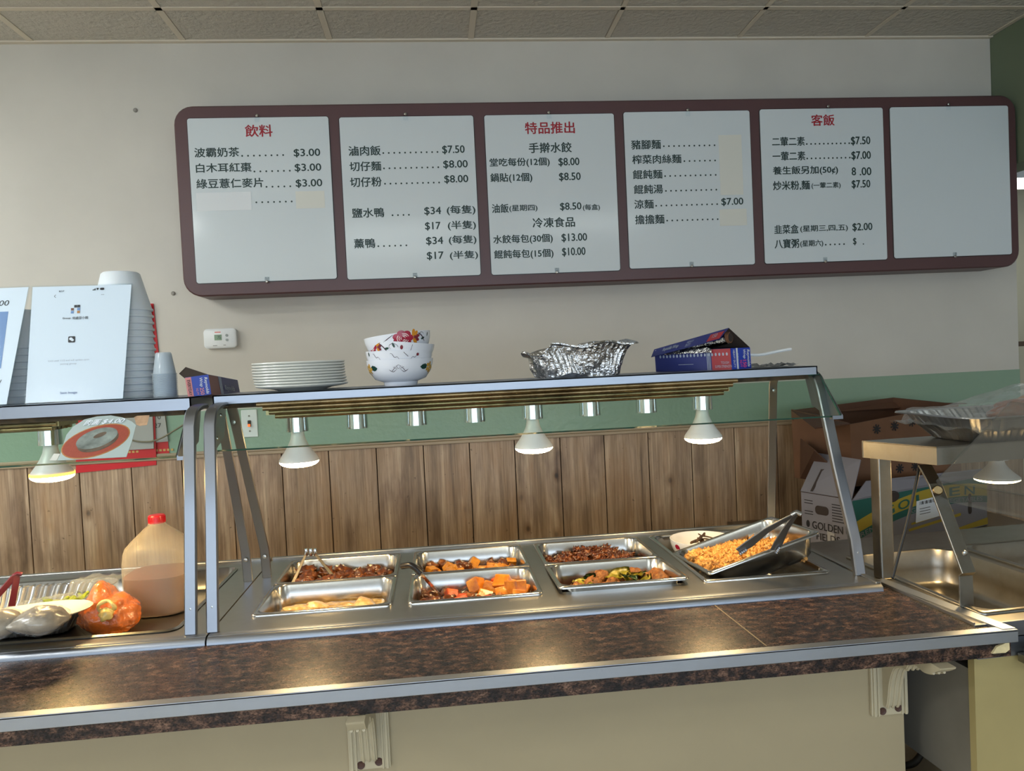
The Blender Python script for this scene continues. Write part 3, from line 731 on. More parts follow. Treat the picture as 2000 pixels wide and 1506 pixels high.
b = NB(); p, q = P(1385, 1172, Z=ZT), P(1497, 1260, Z=ZT); loft(b, [[(p.x - .0012, p.y, ZT - .002), (p.x + .0012, p.y, ZT - .002), (q.x + .0012, q.y, ZT - .002), (q.x - .0012, q.y, ZT - .002)], [(p.x - .0012, p.y, ZT - .0013), (p.x + .0012, p.y, ZT - .0013), (q.x + .0012, q.y, ZT - .0013), (q.x - .0012, q.y, ZT - .0013)]]); obj('joint_line', b, 'trimwood', ct)
b = NB(); q = [P(x, y, Y=GF + .002) for x, y in ((1936, 1276), (1946, 1262), (1956, 1258), (1969, 1252), (1970, 1268), (1962, 1274))]
loft(b, [[(p.x, GF - .001, p.z) for p in q], [(p.x, GF + .03, p.z) for p in q]]); obj('chipped_corner', b, 'chip', ct)['label'] = 'broken corner showing pale board'

FP = 1.62                                   # cream front panel under the overhang
FX1 = P(1763, 1330, Y=FP).x
b = NB(); box(b, -2.4, FX1, FP, FP + .03, 0, zb - .001); tag(obj('counter_front', b, 'counter_paint'), 'cream painted front panel under the dark counter', 'counter front')
def corbel(cx, z0, label):
    t = thing('corbel', (cx, FP, z0), label, 'bracket', 'ivory corbels under the counter')
    z1 = zb - .002; w = .044
    b = NB(); box(b, cx - w, cx + w, FP - .010, FP, z0, z1, 0, .002)
    for s in (-1, 1):
        box(b, cx + s * (w - .007) - .003, cx + s * (w - .007) + .003, FP - .014, FP - .009, z0, z1, 0, .0012)
        box(b, cx + s * (w - .016) - .002, cx + s * (w - .016) + .002, FP - .013, FP - .009, z0, z1, 0, .0008)
    obj('back_plate', b, 'corbel', t)
    za = z0 + .028
    ctrl = [(FP - .008, za, 0), (FP - .020, za - .003, 0), (FP - .028, za + .02, 0), (FP - .036, za + .06, 0), (FP - .054, za + .098, 0), (FP - .082, za + .114, 0), (FP - .098, za + .114, 0), (FP - .108, za + .128, 0), (FP - .128, za + .138, 0), (FP - .155, za + .134, 0), (FP - .185, za + .142, 0), (FP - .212, z1 - .004, 0)]
    low = [(q[0], q[1]) for q in spline(ctrl, 4)]
    prof = low + [(FP - .214, z1), (FP - .008, z1)]
    b = NB(); prism(b, prof, 'x', cx - .017, cx + .017)
    for s in (-1, 0, 1):
        bar(b, [(cx + s * .0115, y, z - .001) for y, z in low[3:-4]], (1, 0, 0), .006, .006, 0, .002)
    obj('scroll_arm', b, 'corbel', t, smooth=35)
    for s in (-1, 1):
        b = NB(); v = lathe(b, [(.0085, 0), (.0085, .002), (.004, .0005)], 16); bmesh.ops.transform(b, matrix=Matrix.Translation((cx + s * .019, FP - .010, z0 + .013 + .002 * s)) @ Matrix.Rotation(radians(90), 4, 'X'), verts=v)
        obj('screw', b, 'screw_rust', t)
p0 = P(724, 1498, Y=FP); corbel(p0.x, p0.z, 'ivory scrolled corbel under the counter, left one')
p1 = P(1733, 1393, Y=FP); corbel(FX1 - .038, p1.z, 'ivory scrolled corbel at the right end of the counter')

# ================================================================== STEAM TABLES
WELLS = [(-.474, -.137), (-.101, .236), (.272, .609), (.645, .982)]
WY0, WY1 = 1.848, 2.362
SX0, SX1 = -.5395, 1.050
SY0, SY1 = GR_ - .005, 2.415
def deck(bm, x0, x1, y0, y1, holes, hy0, hy1, z):
    cuts = [x0] + [v for h in holes for v in h] + [x1]
    box(bm, x0, x1, y0, hy0, z - .004, z); box(bm, x0, x1, hy1, y1, z - .004, z)
    for a, c in zip(cuts[0::2], cuts[1::2]): box(bm, a, c, hy0, hy1, z - .004, z)
def nose(bm, x0, x1, y, z):
    pr = [(y + .02, z - .004), (y + .02, z), (y + .006, z + .0005), (y - .004, z - .002), (y - .010, z - .008), (y - .012, z - .016), (y - .012, z - .022), (y - .004, z - .022)]
    prism(bm, pr, 'x', x0, x1)
st = thing('steam_table', (.26, 2.08, 0), 'stainless steel steam table with four wells of hot food pans', 'steam table')
b = NB(); deck(b, SX0, SX1, SY0, SY1, [(a + .012, c - .012) for a, c in WELLS], WY0 + .012, WY1 - .012, ZD); obj('deck', b, 'deck_steel', st)
b = NB(); nose(b, SX0, SX1, SY0, ZD); obj('front_rail', b, 'rail_steel', st, smooth=35)
b = NB(); box(b, SX0, SX1, SY1 - .010, SY1 + .004, ZD - .05, ZD + .008, 0, .003); obj('rear_lip', b, 'deck_steel', st)
b = NB(); box(b, SX1 - .012, SX1 + .002, SY0, SY1, ZD - .05, ZD + .004, 0, .002); obj('side_lip', b, 'deck_steel', st)
for a, c in WELLS:
    b = NB(); loft(b, [[(x, y, z) for x, y in rrect(c - a - .024, WY1 - WY0 - .024, r, 4, (a + c) / 2, (WY0 + WY1) / 2)] for z, r in ((ZD - .003, .004), (ZD - .17, .02))], cap0=False); obj('well', b, 'pan_steel_burnt', st)
b = NB(); box(b, SX0 + .01, SX1 - .01, GR_ + .06, SY1 - .02, .12, ZD - .19)
for x in (SX0 + .06, SX1 - .06):
    for y in (GR_ + .11, SY1 - .06): box(b, x - .02, x + .02, y - .02, y + .02, 0, .12)
obj('cabinet', b, 'side_steel', st)

LX0, LX1 = -2.3, -.5435
lt = thing('steam_table', (-1.3, 2.08, 0), 'stainless steel steam table at left holding a jug and covered food', 'steam table')
RX0, RX1, RY0, RY1 = -2.1, -.632, 1.800, 2.335
b = NB(); deck(b, LX0, LX1, SY0, SY1, [(RX0, RX1)], RY0, RY1, ZD); obj('deck', b, 'deck_steel', lt)
b = NB(); nose(b, LX0, LX1, SY0, ZD); obj('front_rail', b, 'rail_steel', lt, smooth=35)
b = NB(); box(b, LX0, LX1, SY1 - .010, SY1 + .004, ZD - .05, ZD + .008, 0, .003); obj('rear_lip', b, 'deck_steel', lt)
ZR = .868
b = NB()
loft(b, [[(x, y, z) for x, y in rrect(RX1 - RX0 + q, RY1 - RY0 + q, r, 5, (RX0 + RX1) / 2, (RY0 + RY1) / 2)] for z, q, r in ((ZD + .002, .022, .03), (ZD + .005, .010, .028), (ZD + .002, 0, .026), (ZR + .012, -.012, .03), (ZR, -.03, .03))], cap0=False); obj('sunken_tray', b, 'deck_steel', lt, smooth=40)
b = NB(); box(b, LX0 + .01, LX1 - .01, GR_ + .06, SY1 - .02, .12, ZD - .1)
for x in (LX0 + .06, LX1 - .06):
    for y in (GR_ + .11, SY1 - .06): box(b, x - .02, x + .02, y - .02, y + .02, 0, .12)
obj('cabinet', b, 'side_steel', lt)

# ------------------------------------------------------------------ food pans
def pan_mesh(w, d, h, fl=.012, r=.035):
    """open pan, rim at z=0, hanging down to -h; centred; double walled"""
    b = NB(); rings = []
    for dx, z, rr in ((0, -.004, .014), (0, 0.0, .014), (-.004, .0022, .013), (-2 * fl + .004, .0022, r), (-2 * fl, -.001, r), (-2 * fl - .008, -h * .5, r), (-2 * fl - .016, -h + .014, r), (-2 * fl - .03, -h + .003, r), (-2 * fl - .06, -h, r)):
        rings.append([(x, y, z) for x, y in rrect(w + dx, d + dx, rr, 6)])
    loft(b, rings, 0, cap0=False, cap1=True)
    rings = []
    for dx, z, rr in ((-2 * fl - .06, -h - .0015, r), (-2 * fl - .028, -h + .0015, r), (-2 * fl - .013, -h + .012, r), (-2 * fl + .003, -.004, r), (0, -.004, .014)):
        rings.append([(x, y, z) for x, y in rrect(w + dx, d + dx, rr, 6)])
    loft(b, rings, 0, cap0=True, cap1=False)
    return b
PW, PD, PH = .335, .256, .10
def food_pan(loc, label, rot=(0, 0, 0), h=PH, w=PW, d=PD, m='pan_steel', name='food_pan', group='half-size pans in the steam table'):
    b = pan_mesh(w, d, h); bmesh.ops.remove_doubles(b, verts=b.verts, dist=1e-6)
    o = obj(name, b, m, None, local=True, smooth=50); o.location = loc; o.rotation_euler = rot
    return tag(o, label, 'food pan', group)
ZP = ZD + .004
YA, YB = WY0 + PD / 2 + .001, WY1 - PD / 2 - .001           # front and rear rows
WC = [(a + c) / 2 for a, c in WELLS]
food_pan((WC[0], YA, ZP), 'front left steam table pan holding yellow broth')
food_pan((WC[0], YB, ZP), 'rear left steam table pan of dark braised meat with tongs', m='pan_steel_burnt')
food_pan((WC[1], YA, ZP), 'front pan of pumpkin and carrot stew with the black-handled server')
food_pan((WC[1], YB, ZP), 'rear pan of yellow potato chunks in brown sauce')
food_pan((WC[2], YA - .004, ZP + .006), 'front pan of meatballs and cabbage, tilted slightly out of its well', rot=(radians(-2.5), 0, 0))
food_pan((WC[2], YB, ZP), 'rear pan of dark red shredded pork')
# big shallow pan lying in the fourth well
b = pan_mesh(.337, .516, .10); o = obj('well_pan', b, 'pan_steel', None, local=True, smooth=50); o.location = (WC[3], (WY0 + WY1) / 2, ZP - .001)
tag(o, 'full-size pan in the rightmost well, under the bowl and fried chicken', 'food pan')
# tilted pan of fried chicken
A_ = P(1384, 1122, Z=.932); 
TILT = radians(14.3); YAWP = radians(4.6)
FPM = Matrix.Rotation(YAWP, 4, 'Z') @ Matrix.Rotation(-TILT, 4, 'Y') @ Matrix.Rotation(radians(-1.9), 4, 'X')
fw, fd, fh = .330, .258, .066
fc = A_ + (FPM.to_3x3() @ Vector((fw / 2, fd / 2, 0)))
fpan = food_pan(fc, 'tilted pan of fried chicken propped over the rightmost well', rot=FPM.to_euler(), h=fh, w=fw, d=fd)

# ------------------------------------------------------------------ food pieces
def lumps(n, r, amp, freq, sub=3, sc=None, name='l'):
    out = []
    for k in range(n):
        b = NB(); s = sc(k) if sc else (1, random.uniform(.7, 1), random.uniform(.6, .8))
        blob(b, (0, 0, 0), r, amp, freq, k + 1, sub, 0, s)
        for f in b.faces: f.smooth = True
        me = bpy.data.meshes.new(name); b.to_mesh(me); b.free(); out.append(me)
    return out
def chunks(n, r, sub=2, name='c'):
    out = []
    for k in range(n):
        b = NB(); v = box(b, -r, r, -r * random.uniform(.7, 1), r * random.uniform(.7, 1), -r * random.uniform(.6, .9), r * random.uniform(.6, .9), 0, r * .18)
        for x in b.verts:
            x.co += Vector((noise.noise(x.co * 30 + Vector((k, 0, 0))), noise.noise(x.co * 30 + Vector((0, k, 5))), noise.noise(x.co * 30 + Vector((3, 0, k))))) * r * .35
        me = bpy.data.meshes.new(name); b.to_mesh(me); b.free(); out.append(me)
    return out
def strips(n, l, w, t, name='s'):
    out = []
    for k in range(n):
        b = NB(); pts = [(l * (i / 5 - .5), w * .5 * noise.noise(Vector((i * .7, k * 3.1, 0))), w * .5 * noise.noise(Vector((i * .7, 5, k * 2.3)))) for i in range(6)]
        bar(b, pts, (0, 1, 0), [w * q for q in (.5, 1, .9, 1.1, .8, .45)], t, 0, t * .3)
        for f in b.faces: f.smooth = True
        me = bpy.data.meshes.new(name); b.to_mesh(me); b.free(); out.append(me)
    return out
def leaves(n, l, name='v'):
    out = []
    for k in range(n):
        b = NB(); g = [[None] * 7 for _ in range(5)]
        for i in range(7):
            for j in range(5):
                u, v = i / 6 - .5, j / 4 - .5
                wd = (1 - (2 * u) ** 2 * .7) * .6
                g[j][i] = b.verts.new((l * u, l * wd * v, .22 * l * noise.noise(Vector((u * 4, v * 4, k * 2.7))) + .25 * l * v * v))
        for i in range(6):
            for j in range(4): b.faces.new((g[j][i], g[j][i + 1], g[j + 1][i + 1], g[j + 1][i])).smooth = True
        bmesh.ops.solidify(b, geom=b.faces[:], thickness=.002)
        me = bpy.data.meshes.new(name); b.to_mesh(me); b.free(); out.append(me)
    return out
def pile(name, label, cat, group, meshes, m, spots, mtx=None, flatrot=False, sc=(.85, 1.15)):
    for k, (x, y, z) in enumerate(spots):
        me = meshes[k % len(meshes)]
        if not me.materials: me.materials.append(M[m])
        o = bpy.data.objects.new(name, me); COL.objects.link(o)
        s = random.uniform(*sc)
        loc = Vector((x, y, z)); rot = Matrix.Rotation(random.uniform(0, 6.3), 4, 'Z') @ Matrix.Rotation(random.uniform(-.35, .35) if flatrot else random.uniform(0, 6.3), 4, 'X') @ Matrix.Rotation(random.uniform(-.3, .3) if flatrot else random.uniform(-1, 1), 4, 'Y')
        mm = Matrix.Translation(loc) @ rot @ Matrix.Scale(s, 4)
        if mtx is not None: mm = mtx @ mm
        o.matrix_world = mm
        tag(o, label, cat, group)
def scatter(n, cx, cy, w, d, hfun, mind, tries=4000):
    """points in a w x d patch around (cx,cy), stacked in layers up to hfun(u,v)"""
    pts = []
    for _ in range(tries):
        if len(pts) >= n: break
        u, v = random.uniform(-.5, .5), random.uniform(-.5, .5)
        top = hfun(u, v)
        if top is None: continue
        z = random.choice([top, top, top - mind * .6])
        p = (cx + u * w, cy + v * d, z)
        if all((p[0] - q[0]) ** 2 + (p[1] - q[1]) ** 2 + (p[2] - q[2]) ** 2 > mind ** 2 for q in pts): pts.append(p)
    return pts
def sauce(name, label, cx, cy, z, m, h=PH, w=PW, d=PD, amp=.006, bumpf=None, mtx=None, drop=.03, inset=.065):
    """food level in a pan: a closed pool following the pan's rounded outline"""
    b = NB(); q = inset; ww, dd = w - q, d - q; n = 26
    top = {}
    for i in range(n + 1):
        for j in range(n + 1):
            u, v = i / n * 2 - 1, j / n * 2 - 1
            # squircle-ish mapping of the square grid
            x, y = u * ww / 2, v * dd / 2
            rr = .03
            ax, ay = abs(x) - (ww / 2 - rr), abs(y) - (dd / 2 - rr)
            if ax > 0 and ay > 0:
                l_ = sqrt(ax * ax + ay * ay)
                mxl = max(ax, ay)
                if l_ > 1e-9: x = math.copysign(ww / 2 - rr + ax * mxl / l_, x); y = math.copysign(dd / 2 - rr + ay * mxl / l_, y)
            zz = z + amp * noise.noise(Vector((x * 40, y * 40, cx * 9))) + (bumpf(x / ww, y / dd) if bumpf else 0)
            top[i, j] = b.verts.new((cx + x, cy + y, zz))
    for i in range(n):
        for j in range(n): b.faces.new((top[i, j], top[i + 1, j], top[i + 1, j + 1], top[i, j + 1])).smooth = True
    r = bmesh.ops.extrude_face_region(b, geom=b.faces[:])
    for v in r['geom']:
        if isinstance(v, bmesh.types.BMVert): v.co.z = z - drop
    if mtx is not None: bmesh.ops.transform(b, matrix=mtx, verts=b.verts)
    tag(obj(name, b, m), label, name.replace('_', ' '), kind='stuff')

rn = lambda u, v, f=3: noise.noise(Vector((u * f, v * f, 1.7)))
# rear left: braised meat heaped at the left and centre
zf = ZP - .056
sauce('brown_sauce', 'dark brown sauce pool in the rear left pan', WC[0], YB, zf + .002, 'f_sauce', bumpf=lambda u, v: .010 - .012 * u)
pile('braised_meat_chunk', 'glossy dark brown braised meat chunk in the rear left pan', 'meat', 'braised meat chunks', lumps(8, .028, .7, 2.0), 'f_braised',
     scatter(30, WC[0], YB, .25, .17, lambda u, v: zf + .018 + .020 * max(0, .3 - u) + .008 * rn(u, v, 4), .030), flatrot=True)
# front left: broth with pale fish
zf = ZP - .048
sauce('yellow_broth', 'oily yellow broth in the front left pan', WC[0], YA, zf, 'f_broth', amp=.005)
pile('pale_fish_piece', 'pale golden fish piece in the yellow broth, front left pan', 'fish', 'pieces in the yellow broth', lumps(5, .036, .3, 1.6, sc=lambda k: (1.2, .8, .4)), 'f_pale',
     [(WC[0] - .085, YA + .0, zf + .012), (WC[0] - .055, YA - .045, zf + .012), (WC[0] - .035, YA + .03, zf + .008), (WC[0] + .03, YA - .02, zf + .001), (WC[0] + .09, YA + .03, zf + .001), (WC[0] + .075, YA - .05, zf + .001)], flatrot=True)
# rear second: potato chunks
zf = ZP - .050
sauce('curry_sauce', 'brown curry sauce under the potato chunks', WC[1], YB, zf, 'f_curry')
sp_ = scatter(52, WC[1], YB, .265, .185, lambda u, v: zf + .014 + .006 * rn(u, v), .021)
pile('potato_chunk', 'yellow potato chunk in the rear pan second from left', 'potato', 'potato chunks in brown sauce', chunks(7, .0145), 'f_potato', sp_[:30])
pile('stewed_meat_piece', 'brown meat piece among the yellow potato chunks', 'meat', 'meat among the potatoes', lumps(5, .016, .4, 1.8), 'f_braised', sp_[30:])
# front second: pumpkin heaped right, carrots, dark meat left
zf = ZP - .054
sauce('orange_sauce', 'reddish brown sauce in the pumpkin and carrot pan', WC[1], YA, zf, 'f_curry')
pile('pumpkin_chunk', 'big orange pumpkin chunk in the front pan with the server', 'pumpkin', 'pumpkin chunks', chunks(6, .022), 'f_pumpkin',
     [(WC[1] + x, YA + y, zf + z) for x, y, z in ((.01, .055, .034), (.045, .04, .026), (.075, -.015, .022), (.10, .03, .022), (.115, -.05, .020), (.06, -.06, .018), (.09, .06, .026), (.125, .01, .02), (.03, .0, .014), (.075, .02, .046), (.105, -.02, .042))])
pile('carrot_wedge', 'orange carrot wedge in the pumpkin stew', 'carrot', 'carrot wedges', chunks(5, .0165), 'f_carrot',
     [(WC[1] + x, YA + y, zf + z) for x, y, z in ((.03, -.055, .022), (-.03, .01, .012), (-.035, -.03, .014), (-.01, -.075, .012), (.065, .065, .032), (.09, -.085, .014), (-.06, .05, .010), (.0, .07, .012))])
pile('dark_mushroom', 'black mushroom piece in the pumpkin stew', 'mushroom', 'mushrooms in the pumpkin stew', lumps(4, .018, .4, 1.6), 'f_mushroom',
     [(WC[1] + x, YA + y, zf + z) for x, y, z in ((.0, .025, .012), (.05, -.02, .014), (.055, -.045, .012), (-.02, .06, .01))])
pile('stewed_meat_piece', 'dark brown stewed meat piece at the server end of the pumpkin pan', 'meat', 'meat in the pumpkin stew', lumps(5, .019, .4, 1.8), 'f_braised',
     scatter(22, WC[1] - .075, YA, .12, .18, lambda u, v: zf + .010, .024))
# rear third: shredded pork
zf = ZP - .052
hp = lambda u, v: zf + .012 + .030 * math.exp(-((u + .12) / .16) ** 2 - ((v - .2) / .4) ** 2) + .022 * math.exp(-((u - .18) / .2) ** 2) + .008 * rn(u, v, 5)
sauce('dark_pork_base', 'packed dark red pork filling the rear third pan', WC[2], YB, zf - .004, 'f_pork', amp=.004, bumpf=lambda u, v: (hp(u, v) - zf) * .7)
pile('shredded_pork_piece', 'dark red shredded pork piece in the rear third pan', 'meat', 'shredded pork pieces', lumps(6, .0115, 1.0, 2.6, 3) + strips(6, .036, .009, .004) + lumps(4, .009, .9, 2.2, 3, sc=lambda k: (1.9, .7, .5)), 'f_pork',
     scatter(190, WC[2], YB, .262, .185, hp, .0115, 9000))
# front third: meatballs and cabbage
zf = ZP - .050
sauce('meatball_sauce', 'thin brown sauce in the meatball pan', WC[2], YA, zf - .006, 'f_curry', amp=.003)
MB_ = [(-.105, -.03), (-.055, .0), (-.085, -.07), (-.04, -.06), (.0, .0), (.0, -.055), (.05, -.01), (.055, -.07), (.07, .055), (.10, .02), (.125, -.005), (.10, -.06), (.13, .05), (.02, -.09), (-.02, .06)]
pile('meatball', 'browned meatball among cabbage in the front third pan', 'meatball', 'meatballs', lumps(6, .0245, .22, 3.2, sc=lambda k: (1, 1, .95)), 'f_meatball', [(WC[2] + x, YA + y, zf + .019) for x, y in MB_])
pile('cabbage_leaf', 'yellow-green cabbage leaf over the meatballs', 'cabbage', 'cabbage leaves', leaves(6, .062), 'f_cabbage',
     [(WC[2] + x, YA + y, zf + z) for x, y, z in ((-.12, -.07, .018), (-.08, .01, .028), (-.015, -.075, .022), (.03, -.02, .040), (.045, .03, .036), (.07, -.04, .034), (.085, -.08, .022), (.02, .03, .036), (-.06, -.035, .034), (.06, .0, .042))], flatrot=True)
pile('green_leaf', 'dark green leaf over the meatballs', 'leaf', 'green leaves', leaves(4, .05), 'f_greens',
     [(WC[2] + x, YA + y, zf + z) for x, y, z in ((-.11, -.05, .030), (-.065, .02, .036), (.02, -.055, .036), (.035, -.04, .048), (-.085, -.08, .024), (.075, .02, .034))], flatrot=True)
# fried chicken, heaped in the low left half of the tilted pan
FM = Matrix.Translation(fc) @ FPM
hf = lambda u, v: -fh + .022 + .036 * (.62 - u) * (1 - (2 * v) ** 2 * .35) + .007 * rn(u, v, 4) if u < .32 else (-fh + .02)
sauce('fried_crumb_bed', 'bed of fried batter crumbs under the fried chicken', 0, 0, -fh + .006, 'f_fried', h=fh, w=fw, d=fd, amp=.004, bumpf=lambda u, v: max(0, .022 * (.55 - u)), mtx=FM, drop=.004, inset=.098)
pile('fried_chicken_nugget', 'golden fried chicken nugget in the tilted pan', 'chicken', 'fried chicken nuggets', lumps(9, .0165, .75, 2.8, 4), 'f_fried',
     scatter(170, -.010, 0, .255, .180, hf, .0150, 14000), mtx=FM)

# ------------------------------------------------------------------ bowl of dried chili in the last well
def bowl_prof(r, h, t=.004, foot=.5):
    out = [(foot * r * .96, 0), (foot * r, .004), (foot * r * 1.02, .010), (r * .76, h * .26), (r * .92, h * .55), (r * .985, h * .82), (r, h)]
    inn = [(r - t * .8, h), (r * .985 - t, h * .82), (r * .92 - t, h * .55), (r * .74 - t, h * .28), (foot * r * .9, .016), (.001, .013)]
    return out, inn
def decal(bm, prof, pts, ang0, mi=0, up=.0007, n=1):
    """wrap a flat polygon (angle*radius, height) round a lathe profile's outer side"""
    def at(s, z):
        for (r0, z0), (r1, z1) in zip(prof[:-1], prof[1:]):
            if z0 <= z <= z1 or (r1, z1) == prof[-1]:
                k = (z - z0) / max(z1 - z0, 1e-6); r = r0 + (r1 - r0) * k; break
        a = ang0 + s / prof[-1][0]
        return ((r + up) * cos(a), (r + up) * sin(a), z)
    ctr = (sum(p[0] for p in pts) / len(pts), sum(p[1] for p in pts) / len(pts))
    vc = bm.verts.new(at(*ctr)); rings = []
    for q in (.5, 1):
        rings.append([bm.verts.new(at(ctr[0] + (p[0] - ctr[0]) * q, ctr[1] + (p[1] - ctr[1]) * q)) for p in pts])
    m = len(pts)
    for i in range(m):
        j = (i + 1) % m
        bm.faces.new((vc, rings[0][i], rings[0][j])).material_index = mi
        bm.faces.new((rings[0][i], rings[1][i], rings[1][j], rings[0][j])).material_index = mi
def stroke(pts, w):
    """thin closed polygon along a 2-D polyline"""
    L, R_ = [], []
    for i, p in enumerate(pts):
        a = pts[max(i - 1, 0)]; c = pts[min(i + 1, len(pts) - 1)]
        d = Vector((c[0] - a[0], c[1] - a[1])); d = d.normalized() if d.length else Vector((1, 0))
        ww = w * (.4 + .6 * sin(pi * (i + .5) / len(pts)))
        L.append((p[0] - d.y * ww / 2, p[1] + d.x * ww / 2)); R_.append((p[0] + d.y * ww / 2, p[1] - d.x * ww / 2))
    return L, R_
def stroke_decal(bm, prof, pts, w, ang0, mi=0):
    L, R_ = stroke(pts, w)
    for i in range(len(L) - 1): decal(bm, prof, [L[i], L[i + 1], R_[i + 1], R_[i]], ang0, mi)
def make_bowl(name, loc, r, h, label, cat, group=None, rot=(0, 0, 0)):
    t = thing(name, loc, label, cat, group, rot)
    o_, i_ = bowl_prof(r, h)
    b = NB(); lathe(b, o_ + i_, 56, cap0=True, cap1=True); obj('bowl_body', b, 'bowl', t, local=True, smooth=45)
    return t, o_
cb0, cb1 = P(1305, 1052, Y=2.28), P(1421, 1046, Y=2.28)
cr = (cb1.x - cb0.x) / 2; cbx = (cb0.x + cb1.x) / 2
czr = P(1362, 1046, Y=2.28).z
ch, po = make_bowl('bowl', (cbx, 2.25, czr - .072), cr, .072, 'white bowl with pink flower print behind the fried chicken pan', 'bowl')
b = NB()
for k in range(7): decal(b, po, ell(.018 * (k % 3) - .018, .030 + .013 * (k // 3), .011, .009, 12), radians(212), 0 if k % 2 == 0 else 1)
obj('flower_print', b, ['rose', 'rose_pale'], ch, local=True)['label'] = 'pink and red petals'
pile('dried_chili', 'brown dried chili in the white bowl', 'chili', 'dried chilies in the bowl', strips(4, .06, .012, .004), 'f_chili', [(cbx - .012, 2.262, czr - .012), (cbx + .005, 2.268, czr - .004), (cbx + .022, 2.26, czr - .010), (cbx + .03, 2.275, czr - .006), (cbx - .0, 2.25, czr - .014)], flatrot=True)

# ------------------------------------------------------------------ utensils
t = thing('tongs', P(570, 1145, Z=ZP - .04), 'metal tongs with loop grip standing in the braised meat', 'tongs')
l0 = P(570, 1143, Y=YB - .02); l1 = P(598, 1082, Y=YB + .05); r0 = P(654, 1130, Y=YB - .01); r1 = P(616, 1082, Y=YB + .05)
for a, c in ((l1, l0), (r1, r0)):
    b = NB(); mid = a.lerp(c, .6); bar(b, [tuple(a), tuple(mid), tuple(c)], (1, .3, .1), [.008, .009, .010], .003, 0, .001); obj('arm', b, 'side_steel', t)
b = NB()
for k in range(3): 
    c = l1.lerp(r1, k / 2) + Vector((0, 0, .004)); v = lathe(b, [(.0045, 0), (.0055, .003), (.0055, .019), (.0045, .022)], 10, tuple(c + Vector((0, 0, -.010))))
obj('grip', b, 'chrome', t, smooth=40)
t = thing('serving_fork', P(860, 1165, Z=ZP - .05), 'slotted server with black handle leaning in the pumpkin pan', 'serving utensil')
h0 = P(785, 1106, Z=ZP + .045); h1 = P(800, 1104, Z=ZP + .05); h2 = P(822, 1120, Z=ZP + .03); s1 = P(862, 1166, Z=ZP - .042)
b = NB(); tube(b, spline([tuple(h0), tuple(h1), tuple(h1.lerp(h2, .5) + Vector((0, 0, .004))), tuple(h2)], 5), .0085, 10); obj('handle', b, 'black_handle', t, smooth=60)
b = NB(); bar(b, [tuple(h2), tuple(h2.lerp(s1, .5)), tuple(s1)], (.8, .3, .3), .009, .003, 0, .001); obj('shaft', b, 'chrome', t)
b = NB()
for k in range(4):
    e = s1 + Vector((.004 + k * .010, -.012 + .003 * k, -.012)); bar(b, [tuple(s1 + Vector((k * .003, 0, 0))), tuple(s1.lerp(e, .6) + Vector((0, 0, .002))), tuple(e)], (.7, .5, 0), .005, .002)
obj('tines', b, 'chrome', t)
t = thing('tongs', tuple(fc), 'long steel tongs lying across the fried chicken', 'tongs')
pv = P(1556, 1003, Z=1.095); e1 = P(1442, 1076, Z=.985); e2 = P(1512, 1074, Z=.985)
for e, mx in ((e1, (1490, 1042)), (e2, (1538, 1045))):
    b = NB(); m_ = pv.lerp(e, .5) + Vector((0, 0, .006)); bar(b, [tuple(pv), tuple(pv.lerp(e, .15) + Vector((0, 0, .003))), tuple(m_), tuple(pv.lerp(e, .82)), tuple(e)], (.75, -.5, .45), [.012, .015, .018, .024, .020], .004, 0, .0015)
    arm = obj('arm', b, 'post_steel', t, smooth=30)
    b = NB(); d = (e - pv).normalized()
    for k in range(4): q = e - d * .006 * k + Vector((.004, -.004, -.006)); blob(b, tuple(q), .005, .1, 1, k, 1)
    obj('scalloped_tip', b, 'post_steel', arm)
b = NB(); tube(b, [tuple(pv + Vector((-.010, .006, -.004))), tuple(pv + Vector((0, 0, .004))), tuple(pv + Vector((.009, -.006, -.002)))], .006, 8); obj('pivot', b, 'chrome', t, smooth=60)

